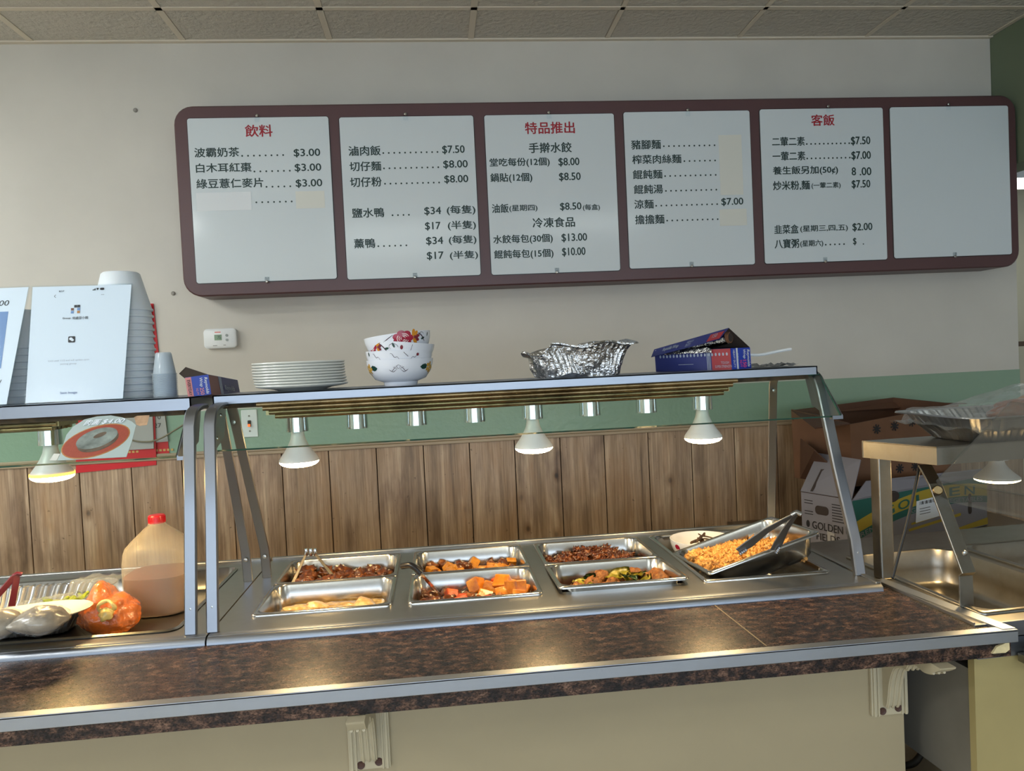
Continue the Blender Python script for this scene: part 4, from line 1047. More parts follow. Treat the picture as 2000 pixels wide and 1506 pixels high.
# ================================================================== SNEEZE GUARDS
ZS = 1.452                                   # shelf tops
def bracket(x, label, ytip=1.858, ztip=1.318, ytop=1.955):
    b = NB(); q = [(ytop, 1.431), (ytop + .085, 1.431), (ytop + .045, ztip + .02), (ytip + .075, ztip - .004), (ytip, ztip - .004), (ytip, ztip + .004)]
    prism(b, q, 'x', x - .0015, x + .0015)
    return b
def guard(name, x0, x1, yf, yr, th, label, fronts, rears, gx0, gx1, gy0, gz0, gy1, gz1, brk):
    t = thing(name, ((x0 + x1) / 2, (yf + yr) / 2, ZD), label, 'sneeze guard')
    b = NB(); box(b, x0, x1, yf, yr, ZS - .003, ZS); box(b, x0, x1, yf, yf + .003, ZS - th, ZS, 0); box(b, x0, x1, yr - .003, yr, ZS - th, ZS)
    box(b, x0, x0 + .003, yf, yr, ZS - th, ZS); box(b, x1 - .003, x1, yf, yr, ZS - th, ZS); obj('shelf', b, 'rail_steel', t)
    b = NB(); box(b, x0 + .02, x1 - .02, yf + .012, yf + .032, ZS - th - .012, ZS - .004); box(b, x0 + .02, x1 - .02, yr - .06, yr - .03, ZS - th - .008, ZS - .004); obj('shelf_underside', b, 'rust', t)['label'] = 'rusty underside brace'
    for pts, w, tt in fronts:
        b = NB(); bar(b, pts, (1, 0, 0), w, tt, 0, .003); lg = obj('front_leg', b, 'post_steel', t, smooth=35)
        b = NB(); p = Vector(pts[1]); v = lathe(b, [(.006, 0), (.005, .003), (.001, .004)], 12); bmesh.ops.transform(b, matrix=Matrix.Translation((p.x, p.y - tt / 2 - .0005, p.z - .03)) @ Matrix.Rotation(radians(90), 4, 'X'), verts=v); obj('bolt', b, 'nickel', lg)
    for pts, w, tt in rears:
        b = NB(); bar(b, pts, (1, 0, 0), w, tt, 0, .002); lg = obj('rear_leg', b, 'post_steel', t, smooth=35)
        for q in (pts[1], pts[-2]):
            b = NB(); p = Vector(q); v = lathe(b, [(.006, 0), (.005, .003), (.001, .004)], 12); bmesh.ops.transform(b, matrix=Matrix.Translation((p.x, p.y - tt / 2 - .001, p.z - .02)) @ Matrix.Rotation(radians(90), 4, 'X'), verts=v); obj('bolt', b, 'nickel', lg)
    b = NB(); n = Vector((0, gz1 - gz0, -(gy1 - gy0))).normalized() * .003
    A = [Vector((gx0, gy0, gz0)), Vector((gx1, gy0, gz0)), Vector((gx1, gy1, gz1)), Vector((gx0, gy1, gz1))]
    loft(b, [[tuple(p + n) for p in A], [tuple(p - n) for p in A]])
    b.normal_update()
    for f in b.faces:
        if abs(f.normal.dot(n.normalized())) < .7: f.material_index = 1
    obj('glass_panel', b, ['glass', 'glass_edge'], t)
    for x, lab in brk:
        bb = bracket(x, lab, gy0 - .002, gz0, gy1 + .005); k = obj('end_bracket', bb, 'rail_steel', t)
        for yy, zz in ((gy1 + .03, 1.40), (gy0 + .09, 1.345)):
            b = NB(); lathe_v = lathe(b, [(.005, 0), (.004, .003), (.001, .004)], 10); s = -1 if x > 0 else 1
            bmesh.ops.transform(b, matrix=Matrix.Translation((x + s * .0015, yy, zz)) @ Matrix.Rotation(radians(90) * s, 4, 'Y'), verts=lathe_v); obj('screw', b, 'nickel', k)
        b = NB(); s = -1 if x > 0 else 1
        box(b, min(x, x + s * .028), max(x, x + s * .028), gy0 - .006, gy0 + .010, gz0 - .007, gz0 - .003); box(b, min(x, x + s * .028), max(x, x + s * .028), gy0 - .007, gy0 - .005, gz0 - .007, gz0 + .002); obj('glass_clip', b, 'post_steel', k)
    return t
fl = lambda x, xt, y0, y1, yt: [(x, y0, ZD), (x + (xt - x) * .15, y0 + .012, ZD + .085), (x + (xt - x) * .55, y0 + (y1 - y0) * .5, 1.18), (xt, y1 - .012, 1.385)] + arc((xt, y1, 1.405), (xt, y1 + .012, ZS - .022), (xt, yt, ZS - .024), 6)
rl = lambda x, xt, y0, y1: [(x, y0 + .012, ZD + .001), (x, y0, ZD + .085), (xt, y1, 1.40), (xt, y1 - .02, ZS - .024)]
gr = guard('sneeze_guard', P(415, 772, Y=1.95).x, P(1596, 708, Y=1.95).x, 1.95, 2.19, .0225, 'wide steel sneeze guard with glass panel over the four-well steam table',
      [(fl(-.536, -.535, 1.768, 1.845, 1.955), .028, .012), (fl(1.041, 1.022, 1.818, 1.955, 2.00), .028, .018)],
      [(rl(-.510, -.522, 2.19, 1.995), .026, .005), (rl(.992, .99, 2.215, 2.165), .026, .005)],
      -.552, 1.028, 1.86, 1.322, 1.962, 1.428, [(-.555, ''), (1.031, '')])
LSX = P(372, 778, Y=1.92).x
gl = guard('sneeze_guard', -2.05, LSX, 1.92, 2.18, .031, 'left steel sneeze guard with glass panel above the jug and plates',
      [(fl(-.583, -.578, 1.764, 1.835, 1.93), .028, .012)], [(rl(-.556, -.572, 2.165, 2.06), .026, .005)],
      -2.04, LSX - .012, 1.83, 1.316, 1.935, 1.423, [(LSX - .008, '')])
b = NB(); box(b, -2.05, LSX - .02, 1.937, 1.960, 1.408, 1.420, 0, .002); obj('glass_channel', b, 'side_steel', gl)
b = NB(); box(b, LSX - .0005, LSX + .0015, 1.858, 1.872, 1.345, 1.362); obj('blue_sticker', b, 'box_blue', gl)

# ------------------------------------------------------------------ heat lamp strips
BULB = [(.0135, .100), (.0165, .094), (.0165, .078), (.019, .066), (.026, .050), (.036, .034), (.045, .022), (.0500, .014), (.0505, .009)]
LENS = [(.0500, .0088), (.0485, .0045), (.042, -.0005), (.032, -.004), (.018, -.0062), (.0012, -.0068)]
def heat_strip(label, x0, x1, sockets, bulbs, yc=2.0, amber=False):
    t = thing('heat_lamp_strip', ((x0 + x1) / 2, yc, 1.386), label, 'heat lamp')
    b = NB()
    for k in range(4): tube(b, [(x0 + .014 * k, yc - .056 + .003 * k, 1.424 - .0105 * k), (x1 - .012 * k, yc - .056 + .003 * k, 1.424 - .0105 * k)], .006, 8)
    for k in range(5): tube(b, [(x0 + .05, yc - .036 + .02 * k, 1.392), (x1 - .045, yc - .036 + .02 * k, 1.392)], .007, 8)
    for k in range(4): tube(b, [(x0 + .014 * k, yc + .056 - .003 * k, 1.424 - .0105 * k), (x1 - .012 * k, yc + .056 - .003 * k, 1.424 - .0105 * k)], .006, 8)
    box(b, x0 + .02, x1 - .02, yc - .05, yc + .05, 1.396, 1.428)
    obj('reflector_rail', b, 'brass_rod', t, smooth=60)
    for x in (x0 + .12, (x0 + x1) / 2, x1 - .12):
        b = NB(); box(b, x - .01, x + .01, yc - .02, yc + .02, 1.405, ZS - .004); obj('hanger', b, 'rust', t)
    sm = None
    for i, x in enumerate(sockets):
        b = NB(); lathe(b, [(.0285, 0), (.0275, .036), (.0275, .038), (.020, .040)], 28, (0, 0, 0), 0, cap0=False); lathe(b, [(.0265, .001), (.0255, .03), (.001, .031)], 28, (0, 0, 0), 1, cap0=False)
        lathe(b, [(.0285, 0), (.0265, .001)], 28, (0, 0, 0), 0, False, False)
        o = obj('socket', b, ['chrome', 'socket_dark'], t, local=True, smooth=40); o.location = Vector((x, yc, 1.348)) - t.location
        if i in bulbs:
            b = NB(); lathe(b, BULB, 40); bb = obj('bulb', b, 'bulb_white', t, local=True, smooth=60); bb.location = Vector((x, yc, 1.262)) - t.location
            b = NB(); lathe(b, LENS, 40, cap0=False); obj('bulb_lens', b, 'bulb_lens_amber' if amber else 'bulb_lens', bb, local=True, smooth=60)
            if amber: b = NB(); lathe(b, [(.0507, .0088), (.0508, .0125), (.0504, .0165)], 40, cap0=False, cap1=False); obj('bulb_ring', b, 'bulb_ring', bb, local=True)
    return t
SK = [-.366, -.214, -.061, .092, .246, .401, .556, .711]
heat_strip('heat lamp strip under the right shelf, eight chrome sockets and three lit bulbs', -.452, .79, SK, (0, 4, 7))
heat_strip('heat lamp strip under the left shelf with one lit amber-rimmed bulb', -2.0, -.905, [-.972, -1.277, -1.582], (0,), yc=2.0, amber=True)

# ------------------------------------------------------------------ dumpling card taped to the left glass
gp0, gp1 = Vector((0, 1.83, 1.316)), Vector((0, 1.935, 1.423)); gv = (gp1 - gp0).normalized(); gn = Vector((1, 0, 0)).cross(gv)
gorg = gp0 + gn * .0045
def PG(px, py):
    v = CR * ((px - IMW / 2) / FPX) - CU * ((py - IMH / 2) / FPX) + CF
    t_ = (gorg - CP).dot(gn) / v.dot(gn); p = CP + v * t_
    return (p.x, (p - gorg).dot(gv))
card = thing('food_card', gorg + Vector((PG(190, 860)[0], 0, 0)), 'printed card of a dumpling in red sauce taped to the left glass', 'sign')
cx_ = [PG(x, y) for x, y in ((112, 900), (118, 888), (130, 850), (143, 834), (165, 820), (190, 814), (217, 812), (240, 816), (258, 824), (266, 831), (258, 862), (247, 893))]
b = NB(); patch(b, gorg, (1, 0, 0), gv, cx_, 0, .0012); cb = obj('card', b, 'photo_plate', card)
def cpatch(name, pts, m, lift):
    b = NB(); patch(b, gorg + gn * lift, (1, 0, 0), gv, pts, 0, .0002); return obj(name, b, m, cb)
def sc_ell(px, py, a, bb, rot, n=32):
    c_ = PG(px, py); k = PG(px + 1, py); s = k[0] - c_[0]
    sv = (PG(px, py - 1)[1] - c_[1])
    return [(c_[0] + s * (a * cos(q) * cos(rot) - bb * sin(q) * sin(rot)), c_[1] + sv * (a * cos(q) * sin(rot) + bb * sin(q) * cos(rot))) for q in [2 * pi * i / n for i in range(n)]]
cpatch('sauce_rim_print', sc_ell(188, 862, 63, 31, .20), 'photo_rim', .0013)
cpatch('sauce_print', sc_ell(188, 862, 61, 29, .20), 'photo_soup', .0016)
cpatch('dumpling_shade_print', sc_ell(192, 862, 38, 20, .22), 'photo_ball_dark', .0019)
cpatch('dumpling_print', sc_ell(190, 857, 38, 19, .22), 'photo_ball', .0022)
cpatch('dumpling_hollow_print', sc_ell(196, 851, 12, 4.2, .35), 'photo_ball_dark', .0025)
b = NB(); a = PG(163, 833); c = PG(243, 828); hh = PG(163, 822)[1] - a[1]
letter(b, '肉圓', gorg + gn * .0026 + Vector((a[0], 0, 0)) + gv * a[1], (1, 0, .0), gv, (c[0] - a[0]) * .42, hh, 0, .02, .35)
letter(b, '$4.00', gorg + gn * .0026 + Vector((a[0] + (c[0] - a[0]) * .44, 0, 0)) + gv * (a[1] + .001), (1, 0, .0), gv, (c[0] - a[0]) * .56, hh * .85, 0, .02, .35)
obj('lettering', b, 'paper', cb)
b = NB(); q = [PG(*p) for p in ((97, 900), (106, 887), (118, 887), (111, 900))]; patch(b, gorg + gn * .001, (1, 0, 0), gv, q, 0, .0006); obj('tape', b, 'box_salmon' if False else 'tape', card)
b = NB(); q = [PG(*p) for p in ((262, 815), (268, 812), (292, 811), (287, 830), (272, 832), (266, 829))]; patch(b, gorg - gn * .0005, (1, 0, 0), gv, q, 0, .0006)
tag(obj('food_card', b, 'photo_wood'), 'tan wood-printed card edge right of the dumpling card', 'sign')

# ================================================================== ON THE SHELVES
def sheet(q, n_off, t, mi=0, bm=None):
    """slab between 4 world corners; n_off pushes it along its normal"""
    n = (q[1] - q[0]).cross(q[3] - q[0]).normalized()
    b = bm or NB(); loft(b, [[tuple(p + n * n_off) for p in q], [tuple(p + n * (n_off + t)) for p in q]], mi); return b, n
def sign(corners, yb, yt, label):
    """corners px: BL, BR, TR, TL"""
    q = [P(*corners[0], Y=yb), P(*corners[1], Y=yb), P(*corners[2], Y=yt), P(*corners[3], Y=yt)]
    for p in q[:2]: p.z = ZS + .003
    t = thing('sign_holder', ((q[0].x + q[1].x) / 2, yb, ZS), label, 'sign')
    b, n = sheet(q, 0, .0008); pp = obj('paper', b, 'paper', t)
    e = .004; ctr = sum(q, Vector()) / 4
    qq = [p + (p - ctr).normalized() * e for p in q]
    for p in qq[:2]: p.z = ZS + .0005
    b, _ = sheet(qq, -.004, .0015); b, _ = sheet(qq, .0014, .0015, 0, b)
    f = [qq[0], qq[1], qq[1] + Vector((0, .07, 0)), qq[0] + Vector((0, .07, 0))]
    for p in f: p.z = ZS + .001
    sheet(f, 0, .002, 0, b); obj('clear_holder', b, 'holder', t)
    return t, pp, q, n
def onsign(q, n, u, v, lift=.0010):
    a = q[0].lerp(q[1], u); c = q[3].lerp(q[2], u); return a.lerp(c, v) - n * 0 + n * lift
# main page: a phone screenshot; its square code is left blank except the small mark in its middle
sg, pp, q, n = sign(((50, 786), (240, 776), (257, 556), (64, 561)), 1.985, 2.065, 'large white printed page in clear holder on the left shelf')
if n.y > 0: n = -n
ux = (q[1] - q[0]).normalized(); uy = (q[3] - q[0]).normalized(); Wd = (q[1] - q[0]).length; Hd = (q[3] - q[0]).length
OS = lambda u, v: q[0] + ux * Wd * u + uy * Hd * v + n * (.0010 if (ux.cross(uy)).dot(n) > 0 else .0010)
# which side faces the camera
face = ux.cross(uy); 
def L(bm, s, u, v, w, h, bold=0, shear=0): letter(bm, s, OS(u, v), ux, uy, Wd * w, Hd * h, 0, bold, shear)
b = NB(); L(b, '8:57', .285, .945, .055, .014, .02); L(b, '<', .235, .895, .018, .03); L(b, '...', .735, .907, .03, .006); 
patch(b, OS(.725, .952), ux, uy, rrect(.010, .006, .002, 3, .004, .003)); 
for k in range(4): patch(b, OS(.64 + k * .009, .951), ux, uy, [(0, 0), (.0012, 0), (.0012, .002 + .0012 * k), (0, .002 + .0012 * k)])
patch(b, OS(.685, .951), ux, uy, [(.002, 0), (.005, .005), (.0042, .0062), (0, .0062), (-.001, .005)])
L(b, 'Group:', .335, .700, .09, .020, .02); L(b, '何處豆小館', .44, .698, .165, .025, .01)
patch(b, OS(.405, .497), ux, uy, rrect(.0165, .0165, .0025, 4, .0085, .0085)); obj('lettering', b, 'sign_ink', pp)
b = NB(); patch(b, OS(.405, .497) + n * .0008, ux, uy, ell(.0070, .0098, .0042, .0036)); patch(b, OS(.405, .497) + n * .0008, ux, uy, ell(.0108, .0066, .0036, .0030)); obj('round_mark', b, 'paper', pp)
b = NB(); L(b, 'Valid until 11/2 and will update upon', .205, .335, .43, .018); L(b, 'joining group', .335, .305, .17, .018); obj('faint_lettering', b, 'grey_ink', pp)
b = NB(); L(b, 'Save Image', .35, .055, .175, .026, .01); obj('blue_lettering', b, 'blue_ink', pp)
ic = [('photo_dark', 1, 2), ('photo_dark', 2, 2), ('photo_meat', 0, 1), ('photo_blue', 2, 1), ('photo_blue', 0, 0), ('photo_rim', 2, 0)]
for m in sorted(set(i[0] for i in ic)):
    b = NB()
    for mm, i, j in ic:
        if mm == m: patch(b, OS(.42 + .033 * i, .752 + .026 * j), ux, uy, [(0, 0), (.0066, 0), (.0066, .0066), (0, .0066)])
    obj('icon_tile', b, m, pp)
# second page cut by the frame's left edge
sg2, pp2, q, n = sign(((-190, 801), (13, 791), (56, 561), (-150, 569)), 1.965, 2.075, 'white food sign with a meat and rice photo at far left of the shelf')
if n.y > 0: n = -n
ux = (q[1] - q[0]).normalized(); uy = (q[3] - q[0]).normalized(); Wd = (q[1] - q[0]).length; Hd = (q[3] - q[0]).length
b = NB(); L(b, '$8.00', .66, .835, .235, .055, 0, .15); L(b, 'y', .895, .155, .03, .05, 0, .15); obj('lettering', b, 'sign_ink', pp2)
def pic(name, pts, m, lift):
    b = NB(); patch(b, OS(0, 0) + n * lift, ux, uy, [(u * Wd, v * Hd) for u, v in pts], 0, .0002); obj(name, b, m, pp2)
pic('photo_print', [(.08, .30), (.90, .30), (.90, .79), (.08, .79)], 'photo_blue', .0002)
pic('tray_print', rrect(.70, .44, .1, 5, .47, .545), 'photo_dark', .0005)
pic('rice_print', ell(.62, .40, .16, .08), 'photo_plate', .0008)
pic('lettuce_print', ell(.70, .70, .11, .05), 'photo_green', .0008)
pic('meat_print', ell(.50, .58, .19, .15), 'photo_meat', .0011)
pic('taro_print', ell(.74, .545, .05, .12, 24, -.15), 'photo_pink', .0012)

# foam cups, upside down in nested stacks
def cup_mesh(r0, r1, h, rim, m, name, seg=40):
    b = NB(); lathe(b, [(.001, h), (r0 * .9, h), (r0, h - .004), (r1, rim * 1.1), (r1 + .0025, rim), (r1 + .003, rim * .3), (r1 + .001, 0), (r1 - .003, 0), (r1 - .003, rim * .9), (r0 - .003, h - .007), (.001, h - .007)], seg, cap0=True, cap1=True)
    me = bpy.data.meshes.new(name); bmesh.ops.recalc_face_normals(b, faces=b.faces); b.to_mesh(me); b.free(); me.materials.append(M[m])
    for p in me.polygons: p.use_smooth = True
    me.set_sharp_from_angle(angle=radians(40)); return me
def stack(name, me, base, n, dz, lab, cat, group, lean=(0, 0)):
    for k in range(n):
        o = bpy.data.objects.new(name, me); COL.objects.link(o); o.location = (base[0] + lean[0] * k, base[1] + lean[1] * k, base[2] + dz * k); o.rotation_euler = (0, 0, random.uniform(0, 6))
        i = n - 1 - k
        w = 'topmost' if i == 0 else ('bottom' if k == 0 else ORD[i] + ' from the top')
        tag(o, lab % w, cat, group)
me = cup_mesh(.0475, .0715, .104, .006, 'foam', 'foam_cup')
c0 = P(252, 772, Y=2.125)
stack('foam_cup', me, (c0.x, 2.125, ZS), 14, .0178, 'white foam cup, %s of the tall upside-down stack', 'cup', 'tall stack of foam cups', (-.0002, 0))
c1 = P(42, 787, Y=2.13)
stack('foam_cup', me, (c1.x, 2.13, ZS), 9, .0178, 'white foam cup, %s of the stack between the two signs', 'cup', 'foam cups between the signs')
me = cup_mesh(.0195, .0275, .056, .0015, 'clear_cup', 'portion_cup', 32)
c2 = P(324, 772, Y=2.05)
stack('portion_cup', me, (c2.x, 2.05, ZS), 24, .0026, 'cloudy plastic portion cup, %s of the short upside-down stack', 'cup', 'stack of small portion cups')

# plates
o_ = [(.001, .0), (.062, .0), (.066, .0025), (.080, .006), (.108, .0095), (.1185, .0125), (.1205, .0150), (.1195, .0175), (.116, .0172), (.106, .0135), (.078, .0095), (.064, .0060), (.001, .0055)]
b = NB(); lathe(b, o_, 64, cap0=True, cap1=True); pm = bpy.data.meshes.new('dinner_plate'); bmesh.ops.recalc_face_normals(b, faces=b.faces); b.to_mesh(pm); b.free(); pm.materials.append(M['plate'])
for p in pm.polygons: p.use_smooth = True
pm.set_sharp_from_angle(angle=radians(50))
c3 = P(591, 757, Y=2.075)
for k in range(9):
    o = bpy.data.objects.new('dinner_plate', pm); COL.objects.link(o)
    o.location = (c3.x + [0, -.003, -.0035, -.005, -.006, -.0065, -.0065, -.007, -.0065][k] , 2.075, ZS + .0001 + k * .0073); o.rotation_euler = (0, radians(.25 * (k - 4) * -.1), k)
    w = 'topmost' if k == 8 else 'bottom' if k == 0 else ORD[8 - k] + ' from the top'
    tag(o, 'white dinner plate on the shelf, %s of its stack' % w, 'plate', 'stack of dinner plates')

# patterned bowls
cbw = P(783, 748, Y=2.07); R0, H0 = .0895, .070
bw = []
for k, (dx, dz, rx, ry, lab) in enumerate(((0, 0, 0, 0, 'bottom white bowl of the stack, yellow flowers and green leaves'), (-.002, .022, 0, 1.5, 'second white bowl from the bottom with thin vine sketches'), (-.001, .046, .5, 6.0, 'third white bowl from the bottom, tilted right, red rose at left'), (.003, .066, -1, -5.5, 'topmost white bowl, tilted left, big red rose and orange petals'))):
    t, po = make_bowl('soup_bowl', (cbw.x + dx, 2.07, ZS + dz), R0, H0, lab, 'bowl', 'stack of printed bowls', (radians(rx), radians(ry), 0)); bw.append(t)
A0 = radians(-90)
def prints(bowl, items, name='flower_print'):
    mats = []; b = NB()
    for m, pts, ang, kind in items:
        if m not in mats: mats.append(m)
        if kind: stroke_decal(b, po, pts, kind, ang, mats.index(m))
        else: decal(b, po, pts, ang, mats.index(m))
    obj(name, b, mats, bowl, local=True)
it = []
for s in (-1, 1):
    a = A0 + s * radians(62)
    it += [('leaf_print', [(-s * .034 + s * x, z) for x, z in ((0, .048), (.008, .054), (.018, .056), (.026, .052), (.026, .044), (.016, .041), (.008, .042))], a, 0)]
    for k in range(5):
        q = 2 * pi * k / 5; it.append(('yellow_petal', ell(s * .004 + .0085 * cos(q), .047 + .0085 * sin(q), .0065, .0045, 12, q), a, 0))
    for k in range(4):
        q = 2 * pi * k / 4 + .4; it.append(('yellow_petal', ell(s * .020 + .008 * cos(q), .040 + .008 * sin(q), .006, .0045, 12, q), a, 0))
sw_ = [(.004 + .0225 * t_, .043 + .005 * sin(t_ * 6.5) * (1 - t_ * .3)) for t_ in [k / 14 for k in range(15)]]
sw2 = [(.006 + .018 * t_, .040 + .003 * sin(t_ * 5 + 2)) for t_ in [k / 12 for k in range(13)]]
for s in (-1, 1):
    for w_ in (sw_, sw2): it.append(('vine', [(s * x, z) for x, z in w_], A0, .0013))
    for k in range(3): it.append(('vine', [(s * (.004 + .003 * k), .050 - .001 * k), (s * (.0065 + .004 * k), .053 - .0015 * k)], A0, .001))
it.append(('vine', ell(0, .0505, .0045, .0045, 16) + [(.0045, .0505)], A0, .001))
prints(bw[0], it)
it = []
for s, a in ((1, -130), (1, -95), (-1, -60)):
    it.append(('vine', [(s * (-.012 + .024 * k / 10), .062 - .014 * k / 10 + .003 * sin(k)) for k in range(11)], radians(a), .0012))
it += [('leaf_print', ell(-.0, .062, .003, .006, 10, .4), radians(-150), 0), ('petal_dark', ell(.0, .060, .004, .004, 10), radians(-55), 0), ('vine', [(0, .066), (.012, .055)], radians(-80), .0016)]
prints(bw[1], it, 'vine_print')
def rose(a, z, s):
    r = [('rose', ell(.018 * s * cos(q), z + .013 * s * sin(q), .011 * s, .0085 * s, 14), a, 0) for q in [2 * pi * k / 7 for k in range(7)]] + [('rose', ell(0, z, .016 * s, .012 * s, 18), a, 0)]
    for rad in (.006, .011, .016):
        for q0 in (0.3, 2.4, 4.4): r.append(('rose_pale', [(rad * s * cos(q0 + t_ * 1.4), z + rad * .78 * s * sin(q0 + t_ * 1.4)) for t_ in [k / 8 for k in range(9)]], a, .0022))
    return r
def wing(a, z, s):
    r = []
    for k, q in enumerate((-1.0, -.4, .2, .8, 1.4)): r.append(('petal' if k in (0, 4, 3) else 'petal_dark', ell(.010 * s * cos(q), z + .011 * s * sin(q), .009 * s, .0045 * s, 14, q), a, 0))
    return r
prints(bw[2], rose(radians(-148), .053, .8) + wing(radians(-133), .053, .9) + [('vine', [(.0 + .024 * k / 8, .062 - .018 * (k / 8) ** 1.5) for k in range(9)], radians(-128), .003), ('leaf_print', ell(.004, .05, .007, .003, 10, .3), radians(-115), 0), ('vine', [(.0 + .012 * cos(k * .5), .056 + .008 * sin(k * .5)) for k in range(9)], radians(-100), .0012), ('leaf_print', ell(0, .060, .003, .007, 10, .5), radians(-100), 0), ('petal_dark', ell(.006, .056, .004, .006, 10), radians(-90), 0), ('vine', [(0, .065), (-.004, .045)], radians(-68), .0014)])
prints(bw[3], rose(radians(-78), .054, 1.0) + wing(radians(-60), .054, 1.1) + [('vine', [(-.010 - .03 * k / 8, .066 - .016 * k / 8) for k in range(9)], radians(-88), .002), ('vine', [(.0 + .026 * k / 8, .064 - .022 * (k / 8) ** 1.5) for k in range(9)], radians(-50), .003), ('leaf_print', ell(.010, .050, .007, .003, 10, .3), radians(-45), 0), ('vine', [(.008 * cos(k * .5), .060 + .006 * sin(k * .5)) for k in range(9)], radians(-42), .0012), ('leaf_print', ell(0, .060, .002, .006, 10, -.4), radians(-25), 0)])

# aluminium loaf tray
f0, f1 = P(1048, 733, Y=2.06), P(1212, 722, Y=2.06)
w_ = f1.x - f0.x; cxx = (f0.x + f1.x) / 2
b = NB(); rings = []
N_ = 96
def frect(w, d, r, n=N_):
    out = []
    for i in range(n):
        a = 2 * pi * i / n; c, s = cos(a), sin(a); e = .22
        out.append((w / 2 * math.copysign(abs(c) ** e, c), d / 2 * math.copysign(abs(s) ** e, s)))
    return out
HZ = 1.28
for z, k, rib in ((0, .92, .0), (.004, .97, .003), (.02, 1.02, .004), (.045, 1.08, .0045), (.064, 1.13, .003), (.067, 1.17, .001), (.069, 1.25, 0), (.066, 1.27, 0), (.0655, 1.25, 0), (.063, 1.165, 0), (.045, 1.06, .0045), (.004, .95, .003), (.002, .90, 0)):
    ring = []
    for x, y, nx, ny, run in rdense(w_ * k, .15 * k, .03, 220):
        v = Vector((x, y, z * HZ)) + Vector((nx, ny, 0)) * rib * .45 * sin(run / .0075 * pi)
        g = v * 15; v += Vector((noise.noise(g), noise.noise(g + Vector((5, 0, 0))), .8 * noise.noise(g + Vector((0, 9, 0))))) * (.018 if z > .003 else .001)
        if z > .05 and x < -w_ * .33: v.z -= .020 * min(1, (-x - w_ * .33) / (w_ * .2))
        if z > .05 and x > w_ * .1: v.z += .004
        ring.append((cxx + v.x, 2.07 + v.y, ZS + max(v.z, 0.0005)))
    rings.append(ring)
loft(b, rings); tag(obj('foil_tray', b, 'foil', smooth=25), 'crumpled silver aluminium loaf tray on the shelf', 'tray')

# two cartons of foil
def ppbox(o, ex, ey, ez): return [o, o + ex, o + ex + ey, o + ey], [o + ez, o + ex + ez, o + ex + ey + ez, o + ey + ez]
def carton(t, o, ex, ey, ez, m, name='carton'):
    """open-topped thin carton"""
    b = NB(); lo, hi = ppbox(o, ex, ey, ez); loft(b, [[tuple(p) for p in lo], [tuple(p) for p in hi]], 0, True, False)
    c = sum(lo, Vector()) / 4; k = .97
    lo2 = [c + (p - c) * k + ez * .02 for p in lo]; hi2 = [c + ez + (p - c - ez) * k for p in hi]
    loft(b, [[tuple(p) for p in hi], [tuple(p) for p in hi2], [tuple(p) for p in lo2]], 1, False, True)
    return obj(name, b, m, t)
# right carton (open lid, roll showing): e0 = near right-hand end, long axis runs back to the left
bA = P(1429, 711, Y=1.985); bA.z = ZS + .0005
bB = P(1281, 720, Y=2.165); bB.z = ZS + .0005
bD = P(1466.5, 705, Y=2.032); bD.z = ZS + .0005
ez = P(1424, 671, Y=1.985) - P(1429, 711, Y=1.985); ez = Vector((-.002, 0, ez.z + .002))
ex = bB - bA; ey = bD - bA
t = thing('foil_carton', bA + ex * .5 + ey * .5, 'navy and red foil carton with raised lid and roll showing', 'box', 'cartons of foil')
cc = carton(t, bA, ex, ey, ez, ['box_navy', 'box_inside'])
uxx = -ex.normalized(); nF = uxx.cross(ez.normalized()); 
if nF.y > 0: nF = -nF
fo = bB + nF * .0006
Lx, Lz = ex.length, ez.length; uz = ez.normalized()
b = NB(); patch(b, fo, uxx, uz, [(Lx * .76, 0), (Lx, 0), (Lx, Lz * .99), (Lx * .76, Lz * .99)], 0, .0004); rd = obj('red_end_band', b, 'box_red', cc)
b = NB()
for k in range(3): patch(b, fo, uxx, uz, [(Lx * (.70 + .018 * k), 0), (Lx * (.708 + .018 * k), 0), (Lx * (.708 + .018 * k), Lz * .98), (Lx * (.70 + .018 * k), Lz * .98)], 0, .0005)
for k in range(20): patch(b, fo, uxx, uz, ell(Lx * (.08 + .046 * k), Lz * .74, .0028, .0045, 10), 0, .0007)
patch(b, fo, uxx, uz, [(Lx * .32, Lz * .30), (Lx * .52, Lz * .30), (Lx * .52, Lz * .32), (Lx * .32, Lz * .32)], 0, .0005)
letter(b, 'TOUGH', fo + uxx * Lx * .90 + uz * Lz * .28 - uxx * .006, uxx, uz, .024, .007, 0, 0, 0, .0012); letter(b, 'SUPER STRENGTH', fo + uxx * Lx * .80 + uz * Lz * .10, uxx, uz, .05, .007, 0, 0, 0, .0012); obj('grey_print', b, 'box_grey', cc)
# end face
eo = bA + (-uxx) * 0; uE = ey.normalized(); nE = uE.cross(uz); sgn = 1 if nE.x > 0 else -1; eo = bA + nE * sgn * .0006; We = ey.length
def efill(bm, u0, u1, mi=0, t_=.0003): patch(bm, eo, uE, uz, [(We * u0, 0), (We * u1, 0), (We * u1, Lz), (We * u0, Lz)], mi, t_)
b = NB(); efill(b, 0, 1); ef = obj('end_flap', b, 'box_blue', cc)
b = NB(); patch(b, eo + nE * sgn * .0003, uE, uz, [(We * .26, 0), (We * .34, 0), (We * .34, Lz), (We * .26, Lz)], 0, .0004)
dn = -uz
letter(b, 'Reynolds', eo + nE * sgn * .0006 + uE * We * .76 + uz * Lz * .92, dn, uE, Lz * .84, We * .17, 0, .02, .2, .001)
letter(b, 'Wrap', eo + nE * sgn * .0006 + uE * We * .56 + uz * Lz * .92, dn, uE, Lz * .44, We * .17, 0, .02, .2, .001)
letter(b, 'HEAVY DUTY', eo + nE * sgn * .0006 + uE * We * .08 + uz * Lz * .92, dn, uE, Lz * .84, We * .09, 0, .01, 0, .001)
